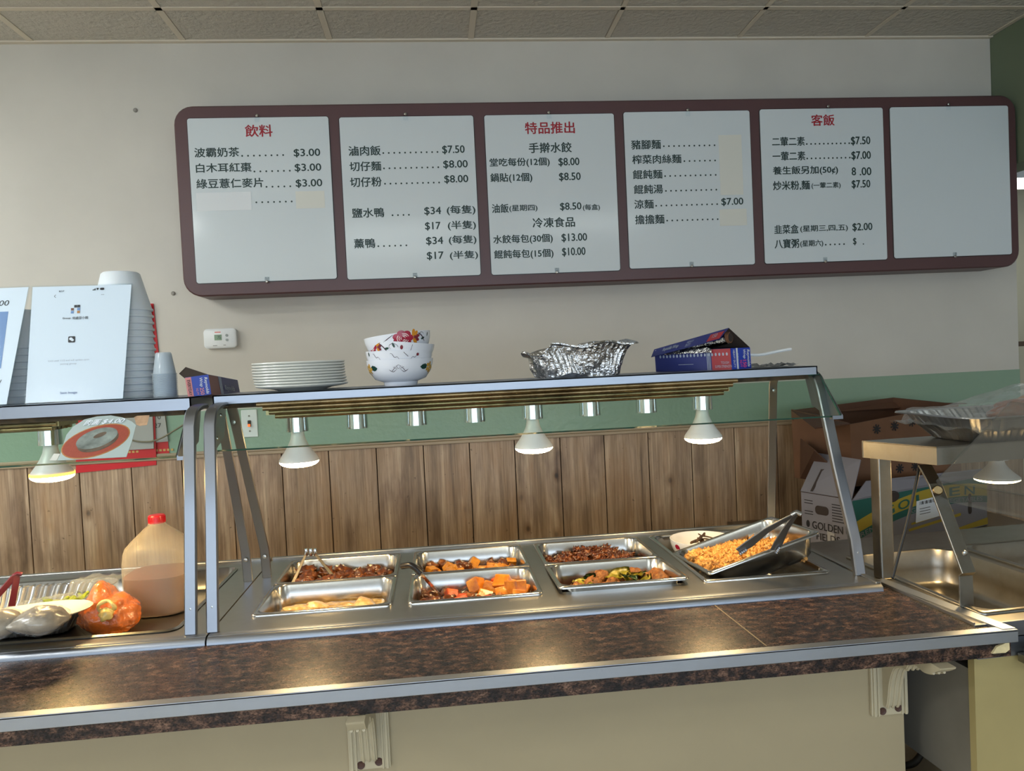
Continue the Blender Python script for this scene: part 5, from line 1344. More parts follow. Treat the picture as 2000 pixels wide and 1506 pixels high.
letter(b, 'FOIL', eo + nE * sgn * .0006 + uE * We * .265 + uz * Lz * .75, dn, uE, Lz * .4, We * .06, 0, .01, 0, .0014)
obj('white_lettering', b, 'white_plastic', ef)
b = NB(); letter(b, '150', eo + nE * sgn * .0006 + uE * We * .56 + uz * Lz * .42, dn, uE, Lz * .36, We * .18, 0, .03, 0, .001); letter(b, 'SQ FT', eo + nE * sgn * .0006 + uE * We * .40 + uz * Lz * .42, dn, uE, Lz * .34, We * .11, 0, .01, 0, .001); obj('pink_lettering', b, 'box_pink_ink', ef)
# lid: back wall hinge, raised strip above the front
l = [P(1272, 698, Y=2.150), P(1405, 663, Y=1.985), P(1423.5, 641, Y=1.995), P(1278, 683, Y=2.170)]
b, nl = sheet(l, 0, .001); 
top2 = [P(1278, 683, Y=2.170), P(1423.5, 641, Y=1.995), bD + ez, bB + ey + ez]
sheet(top2, 0, .001, 1, b); lid = obj('lid', b, ['box_navy', 'box_inside'], t)
lu = (l[1] - l[0]).normalized(); lv = (l[3] - l[0]); lv = (lv - lu * lv.dot(lu)).normalized(); ln = lu.cross(lv)
if ln.y > 0: ln = -ln
LL = (l[1] - l[0]).length; LH = (l[3] - l[0]).length
b = NB(); patch(b, l[0] + ln * .0014, lu, lv, [(LL * .82, .002), (LL * 1.0, .002), (LL * 1.04, LH * .9), (LL * .85, LH * .9)], 0, .0004); obj('red_lid_band', b, 'box_red', lid)
b = NB(); letter(b, 'Reynolds Wrap', l[0] + ln * .0016 + lu * LL * .16 + lv * LH * .2, lu, lv, LL * .24, LH * .55, 0, .01, .3, .0012); letter(b, 'HEAVY', l[0] + ln * .0016 + lu * LL * .52 + lv * LH * .5, lu, lv, LL * .1, LH * .3, 0, 0, .3, .0012); letter(b, 'DUTY', l[0] + ln * .0016 + lu * LL * .51 + lv * LH * .12, lu, lv, LL * .08, LH * .3, 0, 0, .3, .0012)
letter(b, '150', l[0] + ln * .0016 + lu * LL * .89 + lv * LH * .3, lu, lv, LL * .07, LH * .45, 0, 0, .3, .0022); obj('lettering', b, 'box_grey', lid)
rc = P(1424, 659, Y=2.012); rl_ = rc + ex * .93 + Vector((0, .01, -.040))
b = NB(); tube(b, [tuple(rc + ex.normalized() * .004), tuple(rl_)], .0175, 20); ring_dir = ex.normalized()
roll = obj('foil_roll', b, 'foil', t, smooth=60)
b = NB(); rr = [tuple(rc + ring_dir * d) for d in (-.004, .03)]; tube(b, rr, .0155, 20); obj('cardboard_core', b, 'core', roll, smooth=60)
b = NB(); tube(b, [tuple(rc + ring_dir * d) for d in (-.005, .01)], .0125, 18); obj('core_hollow', b, 'box_inside', roll)
b = NB(); g = []
for i in range(14):
    p = bB.lerp(bA, i / 13 * .75) + ez * .98 + Vector((0, -.004, 0)); g.append([tuple(p + Vector((0, -.003 * k, .006 - .007 * k)) + Vector((0, .004 * noise.noise(Vector((i * .9, k, 0))), .004 * noise.noise(Vector((i * .8, k, 4)))))) for k in range(3)])
vv = [[b.verts.new(p) for p in r_] for r_ in g]
for r0_, r1_ in zip(vv[:-1], vv[1:]):
    for k in range(2): b.faces.new((r0_[k], r1_[k], r1_[k + 1], r0_[k + 1]))
bmesh.ops.solidify(b, geom=b.faces[:], thickness=.001); obj('loose_foil_edge', b, 'foil', roll)
# left carton lying across the gap between the shelves
n0 = [P(367, 772, Y=1.985), P(412.4, 765.8, Y=2.005), P(405, 726.6, Y=2.005), P(361.3, 733, Y=1.985)]    # BL BR TR TL of the near end
far = P(464, 741, Y=2.235) - P(405, 726.6, Y=2.005); far.z += .004
zmin = min(p.z for p in n0); dzb = ZS + .002 - n0[1].z
n0 = [p + Vector((0, 0, dzb)) for p in n0]
t = thing('foil_carton', (n0[0] + n0[1]) / 2 + far * .5, 'blue and salmon foil carton lying across the gap between shelves', 'box', 'cartons of foil')
b = NB(); loft(b, [[tuple(p) for p in n0], [tuple(p + far) for p in n0]]); cc = obj('carton', b, 'box_navy', t)
uE = (n0[1] - n0[0]).normalized(); uz = (n0[3] - n0[0]); uz = (uz - uE * uz.dot(uE)).normalized(); nE = uE.cross(uz); We = (n0[1] - n0[0]).length; Lz = (n0[3] - n0[0]).length
s_ = 1 if nE.y < 0 else -1; eo = n0[0] + nE * s_ * .0008
b = NB(); patch(b, eo, uE, uz, [(0, 0), (We, 0), (We, Lz), (0, Lz)], 0, .0004); ef = obj('end_flap', b, 'box_blue', cc)
eo = eo + nE * s_ * .0006
b = NB(); patch(b, eo, uE, uz, [(0, 0), (We * .25, 0), (We * .25, Lz * .99), (0, Lz * .99)], 0, .0004); sb = obj('salmon_strip', b, 'box_salmon', ef)
dn = -uz
b = NB(); letter(b, 'EVERYDAY', eo + nE * s_ * .0008 + uE * We * .06 + uz * Lz * .86, dn, uE, Lz * .78, We * .13, 0, .02, 0, .001); obj('lettering', b, 'sign_ink', sb)
b = NB(); letter(b, 'Reynolds', eo + nE * s_ * .0004 + uE * We * .76 + uz * Lz * .90, dn, uE, Lz * .84, We * .17, 0, .02, .2, .001); letter(b, 'Wrap', eo + nE * s_ * .0004 + uE * We * .55 + uz * Lz * .90, dn, uE, Lz * .46, We * .17, 0, .02, .2, .001); obj('white_lettering', b, 'white_plastic', ef)
b = NB(); letter(b, '250', eo + nE * s_ * .0004 + uE * We * .55 + uz * Lz * .40, dn, uE, Lz * .36, We * .17, 0, .03, 0, .001); letter(b, 'SQ FT', eo + nE * s_ * .0004 + uE * We * .38 + uz * Lz * .40, dn, uE, Lz * .34, We * .10, 0, .01, 0, .001); obj('pink_lettering', b, 'box_salmon', ef)
fu = far.normalized(); so = n0[1]; sv = (n0[2] - n0[1]).normalized(); sn = fu.cross(sv); s2 = 1 if sn.y < 0 else -1; so = so + sn * s2 * .0008; FL = far.length
b = NB(); patch(b, so, fu, sv, [(0, 0), (FL * .30, 0), (FL * .30, Lz), (0, Lz)], 0, .0004); obj('faded_red_band', b, 'box_brownred', cc)
b = NB()
for k in range(3): patch(b, so, fu, sv, [(FL * (.32 + .03 * k), 0), (FL * (.335 + .03 * k), 0), (FL * (.335 + .03 * k), Lz), (FL * (.32 + .03 * k), Lz)], 0, .0005)
letter(b, 'Reynolds', so + fu * FL * .46 + sv * Lz * .25, fu, sv, FL * .34, Lz * .35, 0, .01, .2, .001); obj('grey_print', b, 'box_grey', cc)
fl0 = [P(361, 735, Y=1.99), P(405, 727, Y=2.005), P(362.5, 712.8, Y=2.03), P(349.5, 725.5, Y=2.0)]
fl0 = [p + Vector((0, 0, dzb)) for p in fl0]
b, _ = sheet(fl0, 0, .001); obj('open_flap', b, 'box_inside', t)
# crumpled foil and a white plastic strip beside the right carton
b = NB(); g = []
x0, x1 = P(1462, 700, Y=2.05).x, P(1545, 700, Y=2.05).x
for i in range(13):
    g.append([b.verts.new((x0 + (x1 - x0) * i / 12, 2.0 + .018 * j, ZS + .002 + .018 * abs(noise.noise(Vector((i * .8, j * .9, 2)))))) for j in range(8)])
for i in range(12):
    for j in range(7): b.faces.new((g[i][j], g[i + 1][j], g[i + 1][j + 1], g[i][j + 1]))
bmesh.ops.solidify(b, geom=b.faces[:], thickness=.0008); tag(obj('foil_sheet', b, 'foil'), 'crumpled piece of silver foil at the right end of the shelf', 'foil')
pts = [P(1462, 693, Y=2.06), P(1485, 693, Y=2.06), P(1515, 687, Y=2.06), P(1543, 682, Y=2.06)]
b = NB(); bar(b, spline([tuple(p) for p in pts], 5), (.1, 1, 0), .022, .008, 0, .003)
tag(obj('plastic_strip', b, 'white_plastic', smooth=40), 'white plastic strip resting on the crumpled foil', 'strip')

# ================================================================== IN THE LEFT STEAM TABLE
# gallon jug
jb = P(304, 1200, Z=ZR + .002); jx, jy = jb.x - .002, jb.y + .055
t = thing('jug', (jx, jy, ZR), 'cloudy plastic gallon jug of brown sauce with red cap', 'jug')
sc_ = CF.dot(Vector((jx, jy - .03, .98)) - CP) / FPX
Hj = (1200 - 1026) * sc_; Wj = 124 * sc_
prof = [(0, .86, .80), (.008, .95, .7), (.03, .985, .62), (.10, 1, .60), (.34, 1.0, .60), (.56, .985, .60), (.68, .95, .62), (.74, .90, .66), (.80, .76, .75), (.87, .56, .85), (.93, .38, .95), (.965, .265, 1), (1.0, .25, 1)]
def jring(k, w, rr, n=48, off=0):
    out = []
    for i in range(n):
        a = 2 * pi * i / n; c, s = cos(a), sin(a); e = rr
        x = math.copysign(abs(c) ** e, c); y = math.copysign(abs(s) ** e, s)
        out.append((jx + (Wj / 2 - off) * w * x, jy + (Wj / 2 - off) * w * y, ZR + .001 + Hj * k))
    return out
def jp(z):
    for (a, w0, r0), (c, w1, r1) in zip(prof[:-1], prof[1:]):
        if a <= z <= c: k = (z - a) / (c - a); return (z, w0 + (w1 - w0) * k, r0 + (r1 - r0) * k)
zz = sorted(set([p[0] for p in prof] + [k / 24 for k in range(25)]))
b = NB(); loft(b, [jring(*jp(z)) for z in zz], cap1=False); obj('jug_body', b, 'jug', t, smooth=60)
b = NB(); LQ = .425; loft(b, [jring(z, jp(z)[1], jp(z)[2], off=.0025) for z in [q for q in zz if q < LQ] + [LQ]]); obj('sauce', b, 'jug_liquid', t, smooth=50)['label'] = 'brown sauce in the lower half'
b = NB(); rc_ = .0215; zc = ZR + Hj
lathe(b, [(rc_ * .9, -.004), (rc_, -.003), (rc_, .016), (rc_ * .9, .019), (.001, .0195)], 40, (jx, jy, zc)); 
for i in range(36): a = 2 * pi * i / 36; box(b, -.0008, .0008, -.0006, .0006, -.002, .015, 0, 0, Matrix.Translation((jx + rc_ * cos(a), jy + rc_ * sin(a), zc)) @ Matrix.Rotation(a, 4, 'Z'))
obj('cap', b, 'jug_red', t, smooth=40)

# plate with wrapped parcels (rests on the tray rim)
pc = P(35, 1222, Z=.948)
t_ = thing('oval_plate', pc, 'large cream plate tilted over the tray edge with wrapped grey parcels', 'plate', rot=(radians(-3), radians(-3), 0))
b = NB(); lathe(b, [(.001, 0), (.09, 0), (.10, .003), (.135, .014), (.158, .020), (.161, .0225), (.158, .0245), (.134, .0185), (.098, .008), (.001, .006)], 64)
bmesh.ops.scale(b, vec=(1, .72, 1), verts=b.verts); obj('plate_body', b, 'plate_cream', t_, local=True, smooth=50)
def parcel(px, py, sx, ang, seed, lab):
    c = P(px, py, Z=.992); b = NB(); rm = Matrix.Rotation(radians(ang), 3, 'Z')
    v = bmesh.ops.create_uvsphere(b, u_segments=36, v_segments=20, radius=1)['verts']
    for x in v:
        d = x.co.normalized(); taper = 1 - .72 * max(0, -d.x) ** 1.3 - .25 * max(0, d.x) ** 3
        p = Vector((d.x * sx, d.y * .042 * taper, d.z * .030 * taper)); p *= 1 + .10 * noise.noise(d * 2 + Vector((seed, 0, 0))); x.co = rm @ p + c
    o = obj('food_parcel', b, 'parcel', smooth=180); tag(o, lab, 'food', 'wrapped parcels on the cream plate')
    b = NB(); v = bmesh.ops.create_uvsphere(b, u_segments=40, v_segments=24, radius=1)['verts']
    for x in v:
        d = x.co.normalized(); p = Vector((d.x * sx * 1.06, d.y * .045 * (1 - .62 * max(0, -d.x) ** 1.3 - .1 * max(0, d.x) ** 3), d.z * .032 * (1 - .62 * max(0, -d.x) ** 1.3))) * (1 + .07 * noise.noise(d * 7 + Vector((seed, 3, 0)))); x.co = rm @ p + c
    obj('cling_wrap', b, 'film_thin', o, smooth=180)
parcel(74, 1213, .060, 30, 2, 'pointed grey cling-wrapped parcel in the middle of the cream plate')
parcel(-8, 1220, .056, 24, 5, 'grey cling-wrapped parcel at the left edge of the cream plate')

# bag of orange food with a knot
oc = P(203, 1212, Z=ZR + .04)
t = thing('food_bag', (oc.x, oc.y + .02, ZR), 'clear bag of orange food tied with a pale knot', 'bag')
b = NB(); v = bmesh.ops.create_icosphere(b, subdivisions=5, radius=1)['verts']
for x in v:
    d = x.co.normalized(); k = 1 + .12 * noise.noise(d * 2.2) + .03 * noise.noise(d * 6)
    a = math.atan2(d.z, d.x); k *= 1 + .010 * sin(a * 30 + 9 * noise.noise(d * 3)) + .03 * noise.noise(d * 3 + Vector((4, 0, 0)))
    p = Vector((d.x * .071, d.y * .065, max(d.z, -.75) * .054)) * k
    p.x += .015 * max(0, -p.z / .05) ; p.z += .032 * max(0, 1 - ((d.x + .28) / .5) ** 2) * max(0, d.z) 
    x.co = Vector((oc.x + p.x, oc.y + .03 + p.y, ZR + .046 + p.z))
obj('bag_body', b, 'orange_bag', t, smooth=180)
b = NB(); v = bmesh.ops.create_icosphere(b, subdivisions=5, radius=1)['verts']
for x in v:
    d = x.co.normalized(); k = 1.05 + .12 * noise.noise(d * 2.2) + .03 * noise.noise(d * 6) + .03 * noise.noise(d * 3 + Vector((4, 0, 0))) + .035 * abs(noise.noise(Vector((d.x * 14, d.y * 5, d.z * 3))))
    p = Vector((d.x * .071, d.y * .065, max(d.z, -.72) * .054)) * k
    p.z += .032 * max(0, 1 - ((d.x + .28) / .5) ** 2) * max(0, d.z)
    x.co = Vector((oc.x + p.x, oc.y + .03 + p.y, ZR + .046 + p.z))
obj('clear_bag', b, 'film_thin', t, smooth=180)
kc = P(208, 1190, Y=oc.y - .04)
b = NB(); pts = [tuple(kc + Vector((.019 * cos(q), -.004 * sin(3 * q), .015 * sin(q) + .004))) for q in [2 * pi * k / 20 - .5 for k in range(17)]]
tube(b, pts, [.0045 + .001 * sin(k) for k in range(17)], 8); blob(b, tuple(kc + Vector((0, -.004, -.012))), .0155, .35, 1.8, 4, 3); blob(b, tuple(kc + Vector((-.006, -.004, -.004))), .009, .3, 2, 6, 2); blob(b, tuple(kc + Vector((.008, -.002, -.006))), .010, .3, 2, 8, 2); obj('knot', b, 'knot', t, smooth=180)
# foil tray with cling-wrapped greens, maroon tongs
ra, rb = P(-60, 1152, Z=.955), P(226, 1128, Z=.955)
x0, x1 = ra.x - .2, rb.x; y1 = rb.y; y0 = y1 - .25
t = thing('foil_tray', ((x0 + x1) / 2, (y0 + y1) / 2, ZR), 'ribbed aluminium tray of green vegetables behind the cream plate', 'tray')
b = NB(); rings = []
for dx, z, rib in ((-.06, .001, 0), (-.05, .004, .002), (-.02, .05, .004), (-.006, .082, .004), (0, .084, 0), (.014, .085, 0), (.014, .082, 0), (.001, .082, 0), (-.010, .08, .004), (-.023, .05, .004), (-.054, .006, .002), (-.062, .003, 0)):
    ring = []
    for x, y, nx, ny, run in rdense(x1 - x0, y1 - y0, .04, 420):
        kx = ((x1 - x0) / 2 + dx) / ((x1 - x0) / 2); ky = ((y1 - y0) / 2 + dx) / ((y1 - y0) / 2); rr = rib * sin(run / .0085 * pi)
        ring.append(((x0 + x1) / 2 + x * kx + nx * rr, (y0 + y1) / 2 + y * ky + ny * rr, ZR + z + (.003 * noise.noise(Vector((x * 20, y * 20, 0))) if z > .08 else 0)))
    rings.append(ring)
loft(b, rings); obj('tray_body', b, 'foil_tray', t, smooth=35)
gc = P(128, 1172, Z=.925); gc.y = min(gc.y, y1 - .06)
pile('green_vegetable', 'green vegetable piece under film in the aluminium tray', 'vegetable', 'green vegetables in the tray', strips(5, .07, .016, .008), 'veg', [(gc.x + random.uniform(-.06, .06), gc.y - .02 + random.uniform(-.03, .03), .915 + random.uniform(-.012, .018)) for _ in range(28)], flatrot=True)
b = NB(); g = []
for i in range(24):
    g.append([b.verts.new((gc.x - .13 + .26 * i / 23, gc.y - .09 + .16 * j / 14, .915 + .026 * math.exp(-((i - 11) / 8) ** 2 - ((j - 7) / 6) ** 2) + .008 * noise.noise(Vector((i * .7, j * .7, 3))))) for j in range(15)])
for i in range(23):
    for j in range(14): b.faces.new((g[i][j], g[i + 1][j], g[i + 1][j + 1], g[i][j + 1]))
tag(obj('cling_film', b, 'film', smooth=180), 'wrinkled cling film over the green vegetables', 'cling film')
cf = P(228, 1128, Z=.955); b = NB(); g = []
for i in range(14): g.append([b.verts.new((cf.x - .10 + .125 * i / 13 , cf.y - .07 + .08 * j / 7, .958 + .018 * abs(noise.noise(Vector((i * .9, j * .8, 7)))) - .02 * (j < 2))) for j in range(8)])
for i in range(13):
    for j in range(7): b.faces.new((g[i][j], g[i + 1][j], g[i + 1][j + 1], g[i][j + 1]))
tag(obj('cling_film', b, 'film', smooth=180), 'bunched cling film on the right rim of the aluminium tray', 'cling film')
t = thing('tongs', P(25, 1180, Y=y0 + .1), 'maroon plastic tongs standing in the aluminium tray', 'tongs')
ap = P(34, 1122, Y=y0 + .10)
for e in (P(-30, 1190, Y=y0 + .06), P(23, 1184, Y=y0 + .09)):
    b = NB(); bar(b, [tuple(ap), tuple(ap.lerp(e, .15) + Vector((0, 0, .002))), tuple(ap.lerp(e, .6)), tuple(e)], (.8, .6, 0), [.012, .016, .015, .016], .004, 0, .0015); obj('arm', b, 'maroon', t, smooth=40)
b = NB(); tube(b, [tuple(ap + Vector((-.009, -.003, -.002))), tuple(ap + Vector((0, 0, .003))), tuple(ap + Vector((.010, .003, -.001)))], .005, 8); obj('hinge', b, 'maroon', t, smooth=60)

# ================================================================== RIGHT STATION, turned a little
SO = Vector((1.100, 1.470, 0)); SA = radians(3.0)
SU = Vector((cos(SA), sin(SA), 0)); SV = Vector((-sin(SA), cos(SA), 0))
SM = Matrix.Translation(SO) @ Matrix.Rotation(SA, 4, 'Z')
inv = SM.inverted()
def sobj(name, b, m, parent, **k):
    bmesh.ops.transform(b, matrix=SM, verts=b.verts); return obj(name, b, m, parent, **k)
ss = thing('serving_station', SO + SU * .5 + SV * .4, 'second steel serving station at right with empty pans and a low shelf', 'serving station')
SZ = .905
b = NB(); box(b, .0, 1.3, .03, .72, .556, .80); sobj('cabinet', b, 'cab_grey', ss)
b = NB(); box(b, -.003, 1.3, .012, .03, .05, .83); sobj('front_panel', b, 'beige_panel', ss)['label'] = 'yellowed front panel'
b = NB(); box(b, .004, .04, .04, .72, .526, .555); box(b, .02, .06, .06, .10, 0, .53); box(b, .02, .06, .64, .68, 0, .53); box(b, 1.2, 1.24, .06, .10, 0, .53); sobj('base_frame', b, 'cab_grey', ss)
PA, PB = (.045, .365), (.395, .715); PV = (.045, .555)
b = NB(); deck(b, -.012, 1.3, .0, .74, [(a + .012, c - .012) for a, c in (PA, PB)], PV[0] + .012, PV[1] - .012, SZ)
sobj('top', b, 'station_steel', ss)
b = NB(); box(b, -.012, 1.3, -.004, .002, SZ - .03, SZ + .002, 0, .001); box(b, -.012, -.008, 0, .74, SZ - .03, SZ + .006); box(b, .0, 1.3, .004, .02, SZ - .075, SZ - .035); sobj('edge_rail', b, 'rail_steel', ss)
b = NB()
for v_ in (-.055, -.115): tube(b, [(-.0 + .10, v_, SZ - .055), (1.3, v_, SZ - .055)], .012, 10)
box(b, .09, 1.3, -.15, .0, SZ - .085, SZ - .068); sobj('tray_rail', b, 'station_steel', ss, smooth=50)
for (a, c), lab in ((PA, 'empty steel pan in the right station beside the counter end'), (PB, 'empty steel pan farther right in the right station')):
    b = pan_mesh(c - a, PV[1] - PV[0], .10, .014, .05); o = obj('food_pan', b, 'station_steel', None, local=True, smooth=50)
    o.matrix_world = SM @ Matrix.Translation(((a + c) / 2, sum(PV) / 2, SZ + .004)); tag(o, lab, 'food pan', 'empty pans in the right station')
# low shelf on its posts
zs1, zs0 = 1.262, 1.220
s0, s1 = inv @ P(1829, 873, Z=zs1), inv @ P(1683, 861, Z=zs1)
pl = [(s0.x, s0.y), (1.3, s0.y + .02), (1.3, s1.y + .02), (s1.x, s1.y)]
b = NB(); prism(b, pl, 'z', zs1 - .003, zs1)
for k in range(4):
    a_, c_ = Vector(pl[k]), Vector(pl[(k + 1) % 4]); n_ = Vector((-(c_ - a_).y, (c_ - a_).x)).normalized() * .003
    prism(b, [tuple(a_), tuple(c_), tuple(c_ + n_), tuple(a_ + n_)], 'z', zs0, zs1 - .0005)
sobj('shelf', b, 'station_steel', ss)
pf = inv @ P(1738, 1131, Z=SZ); px_ = (inv @ P(1722, 1128, Z=SZ)).x
b = NB(); box(b, px_ - .012, px_ + .024, pf.y - .002, pf.y + .034, SZ, zs0 + .02, 0, .003); sobj('rear_post', b, 'station_steel', ss)
f_ = inv @ P(1888, 1187, Z=SZ); bd = P(1892, 1119, X=(SM @ f_).x + .002); bd = inv @ bd; tp = inv @ P(1826, 945, X=(SM @ f_).x - .004); tp2 = inv @ P(1806, 908, X=(SM @ f_).x - .006)
b = NB(); bar(b, [tuple(f_), (f_.x, f_.y + .001, bd.z - .008), tuple(bd), tuple(bd.lerp(tp, .5)), tuple(tp), tuple(tp2)], (1, 0, 0), .034, .005, 0, .001); fp_ = sobj('front_post', b, 'station_steel', ss)
b = NB(); kp = SM @ bd.lerp(tp, .62); v = lathe(b, [(.006, 0), (.0055, .003), (.002, .004)], 14); bmesh.ops.transform(b, matrix=Matrix.Translation(P(1884, 1080, Y=(SM @ bd).y)) @ Matrix.Rotation(radians(90), 4, 'X'), verts=v); obj('rivet', b, 'nickel', fp_)
kk = P(1829, 960, X=(SM @ tp).x - .006)
b = NB(); v = lathe(b, [(.011, 0), (.011, .016), (.009, .018), (.001, .018)], 20); bmesh.ops.transform(b, matrix=Matrix.Translation(kk + Vector((.004, .004, 0))) @ Matrix.Rotation(radians(70), 4, 'X') @ Matrix.Rotation(radians(-25), 4, 'Y'), verts=v); obj('knob', b, 'brass_rod', ss, smooth=40)
# hinged acrylic guard: a sloping sheet above the knob and a folded lip below it
K = P(1829, 938, Y=kk.y - .01)
KR = P(2060, 977, Y=kk.y - .16); T0 = P(1973, 784, Y=kk.y - .14); 
TR = T0 + (KR - K)
L0 = P(1856, 979, Y=kk.y - .005); LR = P(2060, 1024, Y=kk.y - .155)
t = thing('acrylic_guard', K, 'clear acrylic guard folded at the right station, hinged on a brass knob', 'sneeze guard')
b, _ = sheet([K, KR, TR, T0], 0, .004); obj('upper_sheet', b, 'acrylic', t)
b, _ = sheet([L0, LR, KR, K], 0, .004); obj('lower_lip', b, 'acrylic', t)
for a, c, m in ((K, T0, .0028), (K, KR, .0028), (L0, LR, .0024)):
    b = NB(); tube(b, [tuple(a), tuple(c)], m, 8); obj('polished_edge', b, 'holder', t, smooth=60)
# heat lamp under that shelf
hl = inv @ P(1962, 940, Y=1.70); hw = SM @ Vector((hl.x, .24, 0))
t = thing('heat_lamp_strip', (hw.x, hw.y, 1.19), 'single lit heat lamp under the right station shelf', 'heat lamp')
zb_ = P(1962, 938, Y=hw.y).z
b = NB(); lathe(b, BULB, 40); bb = obj('bulb', b, 'bulb_white', t, local=True, smooth=60); bb.location = Vector((hw.x, hw.y, zb_)) - t.location; bb.scale = (1, 1, .62)
b = NB(); lathe(b, LENS, 40, cap0=False); obj('bulb_lens', b, 'bulb_lens', bb, local=True, smooth=60)
b = NB(); lathe(b, [(.0265, 0), (.0265, .05)], 24, (hw.x, hw.y, zb_ + .052)); obj('socket', b, 'chrome', t, smooth=40)
# cord
b = NB(); tube(b, spline([tuple(P(1796, 908, Y=1.72)), tuple(P(1790, 940, Y=1.71)), tuple(P(1772, 1020, Y=1.70)), tuple(P(1752, 1095, Y=1.69)), tuple(P(1743, 1130, Y=1.685))], 6), .0038, 8)
tag(obj('power_cord', b, 'cord', smooth=180), 'black power cord hanging from the right station shelf', 'cord')
# tray of cooked meat in film on that shelf
ty = SM @ Vector((.36, .24, zs1)); tw = .46
t = thing('foil_tray', ty, 'film-covered aluminium tray of roasted meat on the right station shelf', 'tray', rot=(0, 0, SA))
b = NB(); rings = []
tl = inv @ P(1876, 846, Y=1.66); tx0 = tl.x - .36
for dx, z, rib in ((-.05, .0, 0), (-.045, .003, .0015), (-.02, .035, .002), (0, .064, .002), (.020, .066, 0), (.021, .063, 0), (.002, .062, .0), (-.02, .033, .002), (-.048, .005, 0)):
    ring = []
    for x, y, nx, ny, run in rdense(.5, .25, .04, 260):
        rr = rib * 1.6 * sin(run / .0095 * pi); ring.append((tx0 + .225 + x * (.25 + dx) / .25 + nx * rr, y * (.125 + dx) / .125 + ny * rr, z))
    rings.append(ring)
loft(b, rings); obj('tray_body', b, 'foil_tray', t, local=True, smooth=35)
TM = Matrix.Translation(ty) @ Matrix.Rotation(SA, 4, 'Z')
for k, (x, y, z, r, m, lab) in enumerate(((.175, -.03, .058, .055, 'chicken_brown', 'reddish brown roasted piece at the left of the filmed tray'), (.255, -.02, .070, .058, 'bread', 'tan roasted piece behind in the filmed tray'), (.33, -.04, .066, .055, 'chicken_brown', 'reddish brown roasted piece at the far right of the filmed tray'))):
    b = NB(); blob(b, tuple(TM @ Vector((tx0 + x, y, z))), r, .25, 1.4, k + 3, 4, 0, (1.1, .9, .62)); tag(obj('roasted_meat', b, m, smooth=180), lab, 'meat', 'roasted pieces in the filmed tray')
b = NB(); g = []
for i in range(30):
    col = []
    for j in range(16):
        u, v_ = i / 29, j / 15
        x = tx0 - .035 + .50 * u; y = -.155 + .31 * v_
        z = .070 + .058 * max(0, sin(pi * min(1, max(0, (u - .22) / .78)))) * sin(pi * v_) + .008 * noise.noise(Vector((u * 9, v_ * 9, 1)))
        if u < .10 or v_ < .12: z -= .030 + .015 * noise.noise(Vector((u * 14, v_ * 12, 4)))
        col.append(b.verts.new(TM @ Vector((x, y, z))))
    g.append(col)
for i in range(29):
    for j in range(15): b.faces.new((g[i][j], g[i + 1][j], g[i + 1][j + 1], g[i][j + 1]))
tag(obj('cling_film', b, 'film', smooth=180), 'wrinkled cling film over the roasted meat tray at right', 'cling film')

# ================================================================== CARTONS IN THE CORNER
C0 = P(1664, 977, Y=2.66); CL = P(1567, 957, Y=2.88); CRt = P(1926, 936, Y=2.98)
zb0 = P(1680, 1087, Y=2.66).z; zt0 = C0.z
for p in (CL, CRt): p.z = zt0
e1 = CL - C0; e2 = CRt - C0; e1 -= e2 * (e1.dot(e2) / e2.length_squared)
ez = Vector((0, 0, zb0 - zt0))
t = thing('work_table', (C0 + (e1 + e2) / 2) * 1, 'low steel work table behind the steam table carrying the cartons', 'table')
t.location.z = 0
ctr = C0 + (e1 + e2) / 2
b = NB(); box(b, ctr.x - .55, ctr.x + .62, 2.52, YW - .03, zb0 - .04, zb0 - .001); obj('table_top', b, 'station_steel', t)
for x in (-.5, .57):
    for y in (2.57, YW - .08): b = NB(); box(b, ctr.x + x - .02, ctr.x + x + .02, y - .02, y + .02, 0, zb0 - .04); obj('leg', b, 'side_steel', t)
t = thing('produce_carton', (ctr.x, ctr.y, zb0), 'white vegetable carton with green and yellow lettered side in the corner', 'box', 'cartons in the corner')
bot = [C0 + ez, C0 + e2 + ez, C0 + e1 + e2 + ez, C0 + e1 + ez]; top = [p - ez for p in bot]
b = NB(); loft(b, [[tuple(p) for p in bot], [tuple(p) for p in top]], 0, True, False)
c_ = sum(top, Vector()) / 4; ti = [c_ + (p - c_) * .985 for p in top]; bi = [p + ez * .95 for p in ti]
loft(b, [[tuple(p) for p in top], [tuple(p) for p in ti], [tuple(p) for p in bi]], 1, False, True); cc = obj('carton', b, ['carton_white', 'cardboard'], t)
u2 = e2.normalized(); L2 = e2.length; H = -ez.z; up_ = Vector((0, 0, 1)); n2 = u2.cross(up_)
if n2.y > 0: n2 = -n2
O2 = bot[0] + n2 * .0012
def band(name, f0, f1, m, lift, a=0.0, c=1.0):
    b = NB(); N_ = 20
    lo = [(L2 * (a + (c - a) * k / N_), H * f0((a + (c - a) * k / N_))) for k in range(N_ + 1)]; hi = [(L2 * (a + (c - a) * k / N_), H * f1((a + (c - a) * k / N_))) for k in range(N_ + 1)]
    for k in range(N_): patch(b, O2 + n2 * lift, u2, up_, [lo[k], lo[k + 1], hi[k + 1], hi[k]], 0, .0004)
    return obj(name, b, m, cc)
arcf = lambda base, k: (lambda s: base - k * (s - .62) ** 2)
band('green_band', arcf(.70, .85), lambda s: .985, 'carton_green', 0)
band('yellow_band', arcf(.70, .85), arcf(.95, .95), 'carton_yellow', .0006, .0, 1.0)
band('dark_band', arcf(.58, .85), arcf(.705, .85), 'carton_green', .0008)
band('yellow_sweep', lambda s: .02, lambda s: .02 + max(0, .30 * (s - .55)), 'carton_yellow', .0006, .5, 1.0)
band('yellow_stripe', lambda s: .25 + .2 * (s - .5), lambda s: .30 + .22 * (s - .5), 'carton_yellow', .0006, .38, .78)
